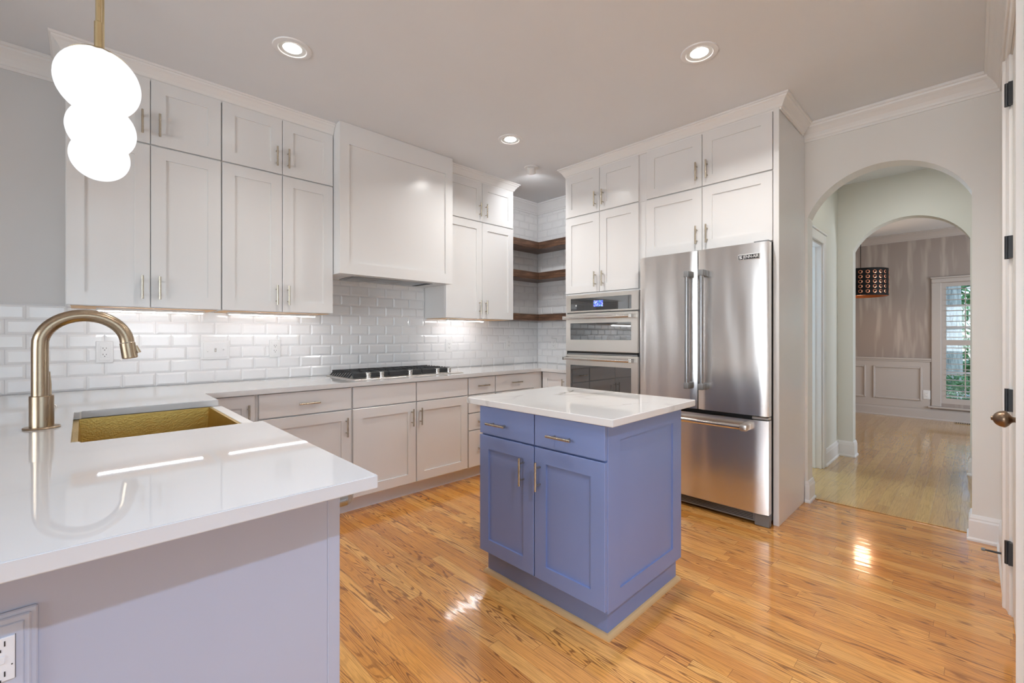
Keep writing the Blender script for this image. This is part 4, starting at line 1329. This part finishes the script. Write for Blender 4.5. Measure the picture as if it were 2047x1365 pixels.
# ------------------------------------------------------------------ dining room lamp
lx, ly_, lz = 7.666, 1.084, 1.935
lm = thing('drum_lamp', 'black drum lamp with copper ringed holes hanging in the dining room', 'lamp', (lx, ly_, lz))
RR, HH = 0.295, 0.18
sm = MB(); bm = sm.bm; n = 72
A = [[bm.verts.new((lx + q * math.cos(2 * PI * k / n), ly_ + q * math.sin(2 * PI * k / n), zz)) for k in range(n)] for q, zz in ((RR, lz + HH), (RR, lz - HH))]
for k in range(n):
    bm.faces.new((A[0][k], A[0][(k + 1) % n], A[1][(k + 1) % n], A[1][k]))
build('shade', sm, M['lampblack'], lm, smooth=True)
sm = MB(); bm = sm.bm
A = [[bm.verts.new((lx + q * math.cos(2 * PI * k / n), ly_ + q * math.sin(2 * PI * k / n), zz)) for k in range(n)] for q, zz in ((RR, lz - HH), (RR - 0.006, lz - HH), (RR - 0.006, lz + HH), (RR, lz + HH))]
for a, b_ in zip(A, A[1:]):
    for k in range(n):
        bm.faces.new((a[k], a[(k + 1) % n], b_[(k + 1) % n], b_[k]))
build('copper_lining', sm, M['copper'], lm, smooth=True)
# hexagonal copper rims round the holes of the half that faces the kitchen
rg = MB(); bm = rg.bm; gl_ = MB()
for row in range(5):
    z = lz + 0.128 - row * 0.064
    for c_ in range(24):
        if c_ % 6 == 5:
            continue
        a0 = math.radians(c_ * 15 + 7.5)

        def pt(rad, ang, out):
            da = rad * math.cos(ang) / RR
            return (lx + (RR + out) * math.cos(a0 + da), ly_ + (RR + out) * math.sin(a0 + da), z + rad * math.sin(ang))
        for k in range(6):
            q0, q1 = PI / 3 * k + PI / 6, PI / 3 * (k + 1) + PI / 6
            v = [bm.verts.new(pt(*p)) for p in ((0.024, q0, 0.002), (0.024, q1, 0.002), (0.0158, q1, 0.004), (0.0158, q0, 0.004), )]
            bm.faces.new(v)
            v2 = [bm.verts.new(pt(*p)) for p in ((0.024, q0, 0.002), (0.024, q1, 0.002), (0.025, q1, -0.001), (0.025, q0, -0.001))]
            bm.faces.new(v2)
rgo = build('hole_rims', rg, M['copper'], lm)
build('bulb', MB().lathe((lx, ly_, lz - 0.02), [(0.05 * math.sin(PI * k / 12), -0.05 * math.cos(PI * k / 12)) for k in range(13)], seg=20), M['bulb'], lm, smooth=True)
build('cord', MB().tube([(lx, ly_, lz + 0.03), (lx, ly_, ZC - 0.005)], 0.004, 8), M['lampblack'], lm, smooth=True)
pl = bpy.data.lights.new('dining_lamp', 'POINT'); pl.energy = 9; pl.color = (1.0, 0.68, 0.44); pl.shadow_soft_size = 0.10
plo = bpy.data.objects.new('dining_lamp', pl); COL.objects.link(plo); plo.location = (lx, ly_, lz - 0.12)
area('hall_ceiling_lamp', (4.75, 0.35, ZC - 0.02), (0, 0, 0), 0.3, 0.3, 3, (1.0, 0.97, 0.88), 'DISK')

# ------------------------------------------------------------------ garden outside the dining window
struct('ground', MB().box(9.1, 40, -25, 20, -0.5, -0.35), M['grass'])
struct('driveway', MB().box(15.0, 19.0, -25, 20, -0.35, -0.34), M['drive'])
tr = thing('tree', 'thick grey tree trunk standing outside the dining room window', 'tree', (12.2, 0.42, -0.35))
build('trunk', MB().tube([(12.2, 0.40, -0.35), (12.2, 0.42, 0.1), (12.22, 0.42, 2.0), (12.2, 0.46, 7.0)], [0.36, 0.27, 0.24, 0.2], 20), M['bark'], tr, smooth=True)


def leafblob(c, rx, ry, rz, n, size, seed):
    rnd = random.Random(seed); mb = MB(); bm = mb.bm
    for _ in range(n):
        th_, ph = rnd.uniform(0, 2 * PI), math.acos(rnd.uniform(-1, 1)); q = rnd.uniform(0.6, 1.0)
        p = Vector((c[0] + rx * q * math.sin(ph) * math.cos(th_), c[1] + ry * q * math.sin(ph) * math.sin(th_), c[2] + rz * q * math.cos(ph)))
        u = Vector((rnd.gauss(0, 1), rnd.gauss(0, 1), rnd.gauss(0, 1))).normalized(); w = u.orthogonal().normalized()
        bm.faces.new([bm.verts.new(p + d_) for d_ in (u * size, w * size * 0.5, -u * size, -w * size * 0.5)])
    return mb


tag(build('shrub', leafblob((11.0, 0.25, 0.05), 0.55, 1.1, 0.5, 6000, 0.034, 1), M['leaf']), 'low green shrub right below the dining room window outside', 'shrub')
build('crown', leafblob((12.2, 0.3, 7.0), 2.2, 2.4, 1.8, 1500, 0.16, 2), M['leaf'], tr)
tag(build('hedge', leafblob((24, 0, 1.6), 1.0, 12, 2.6, 9000, 0.16, 3), M['leaf']), 'far line of green foliage across the street outside', 'hedge')
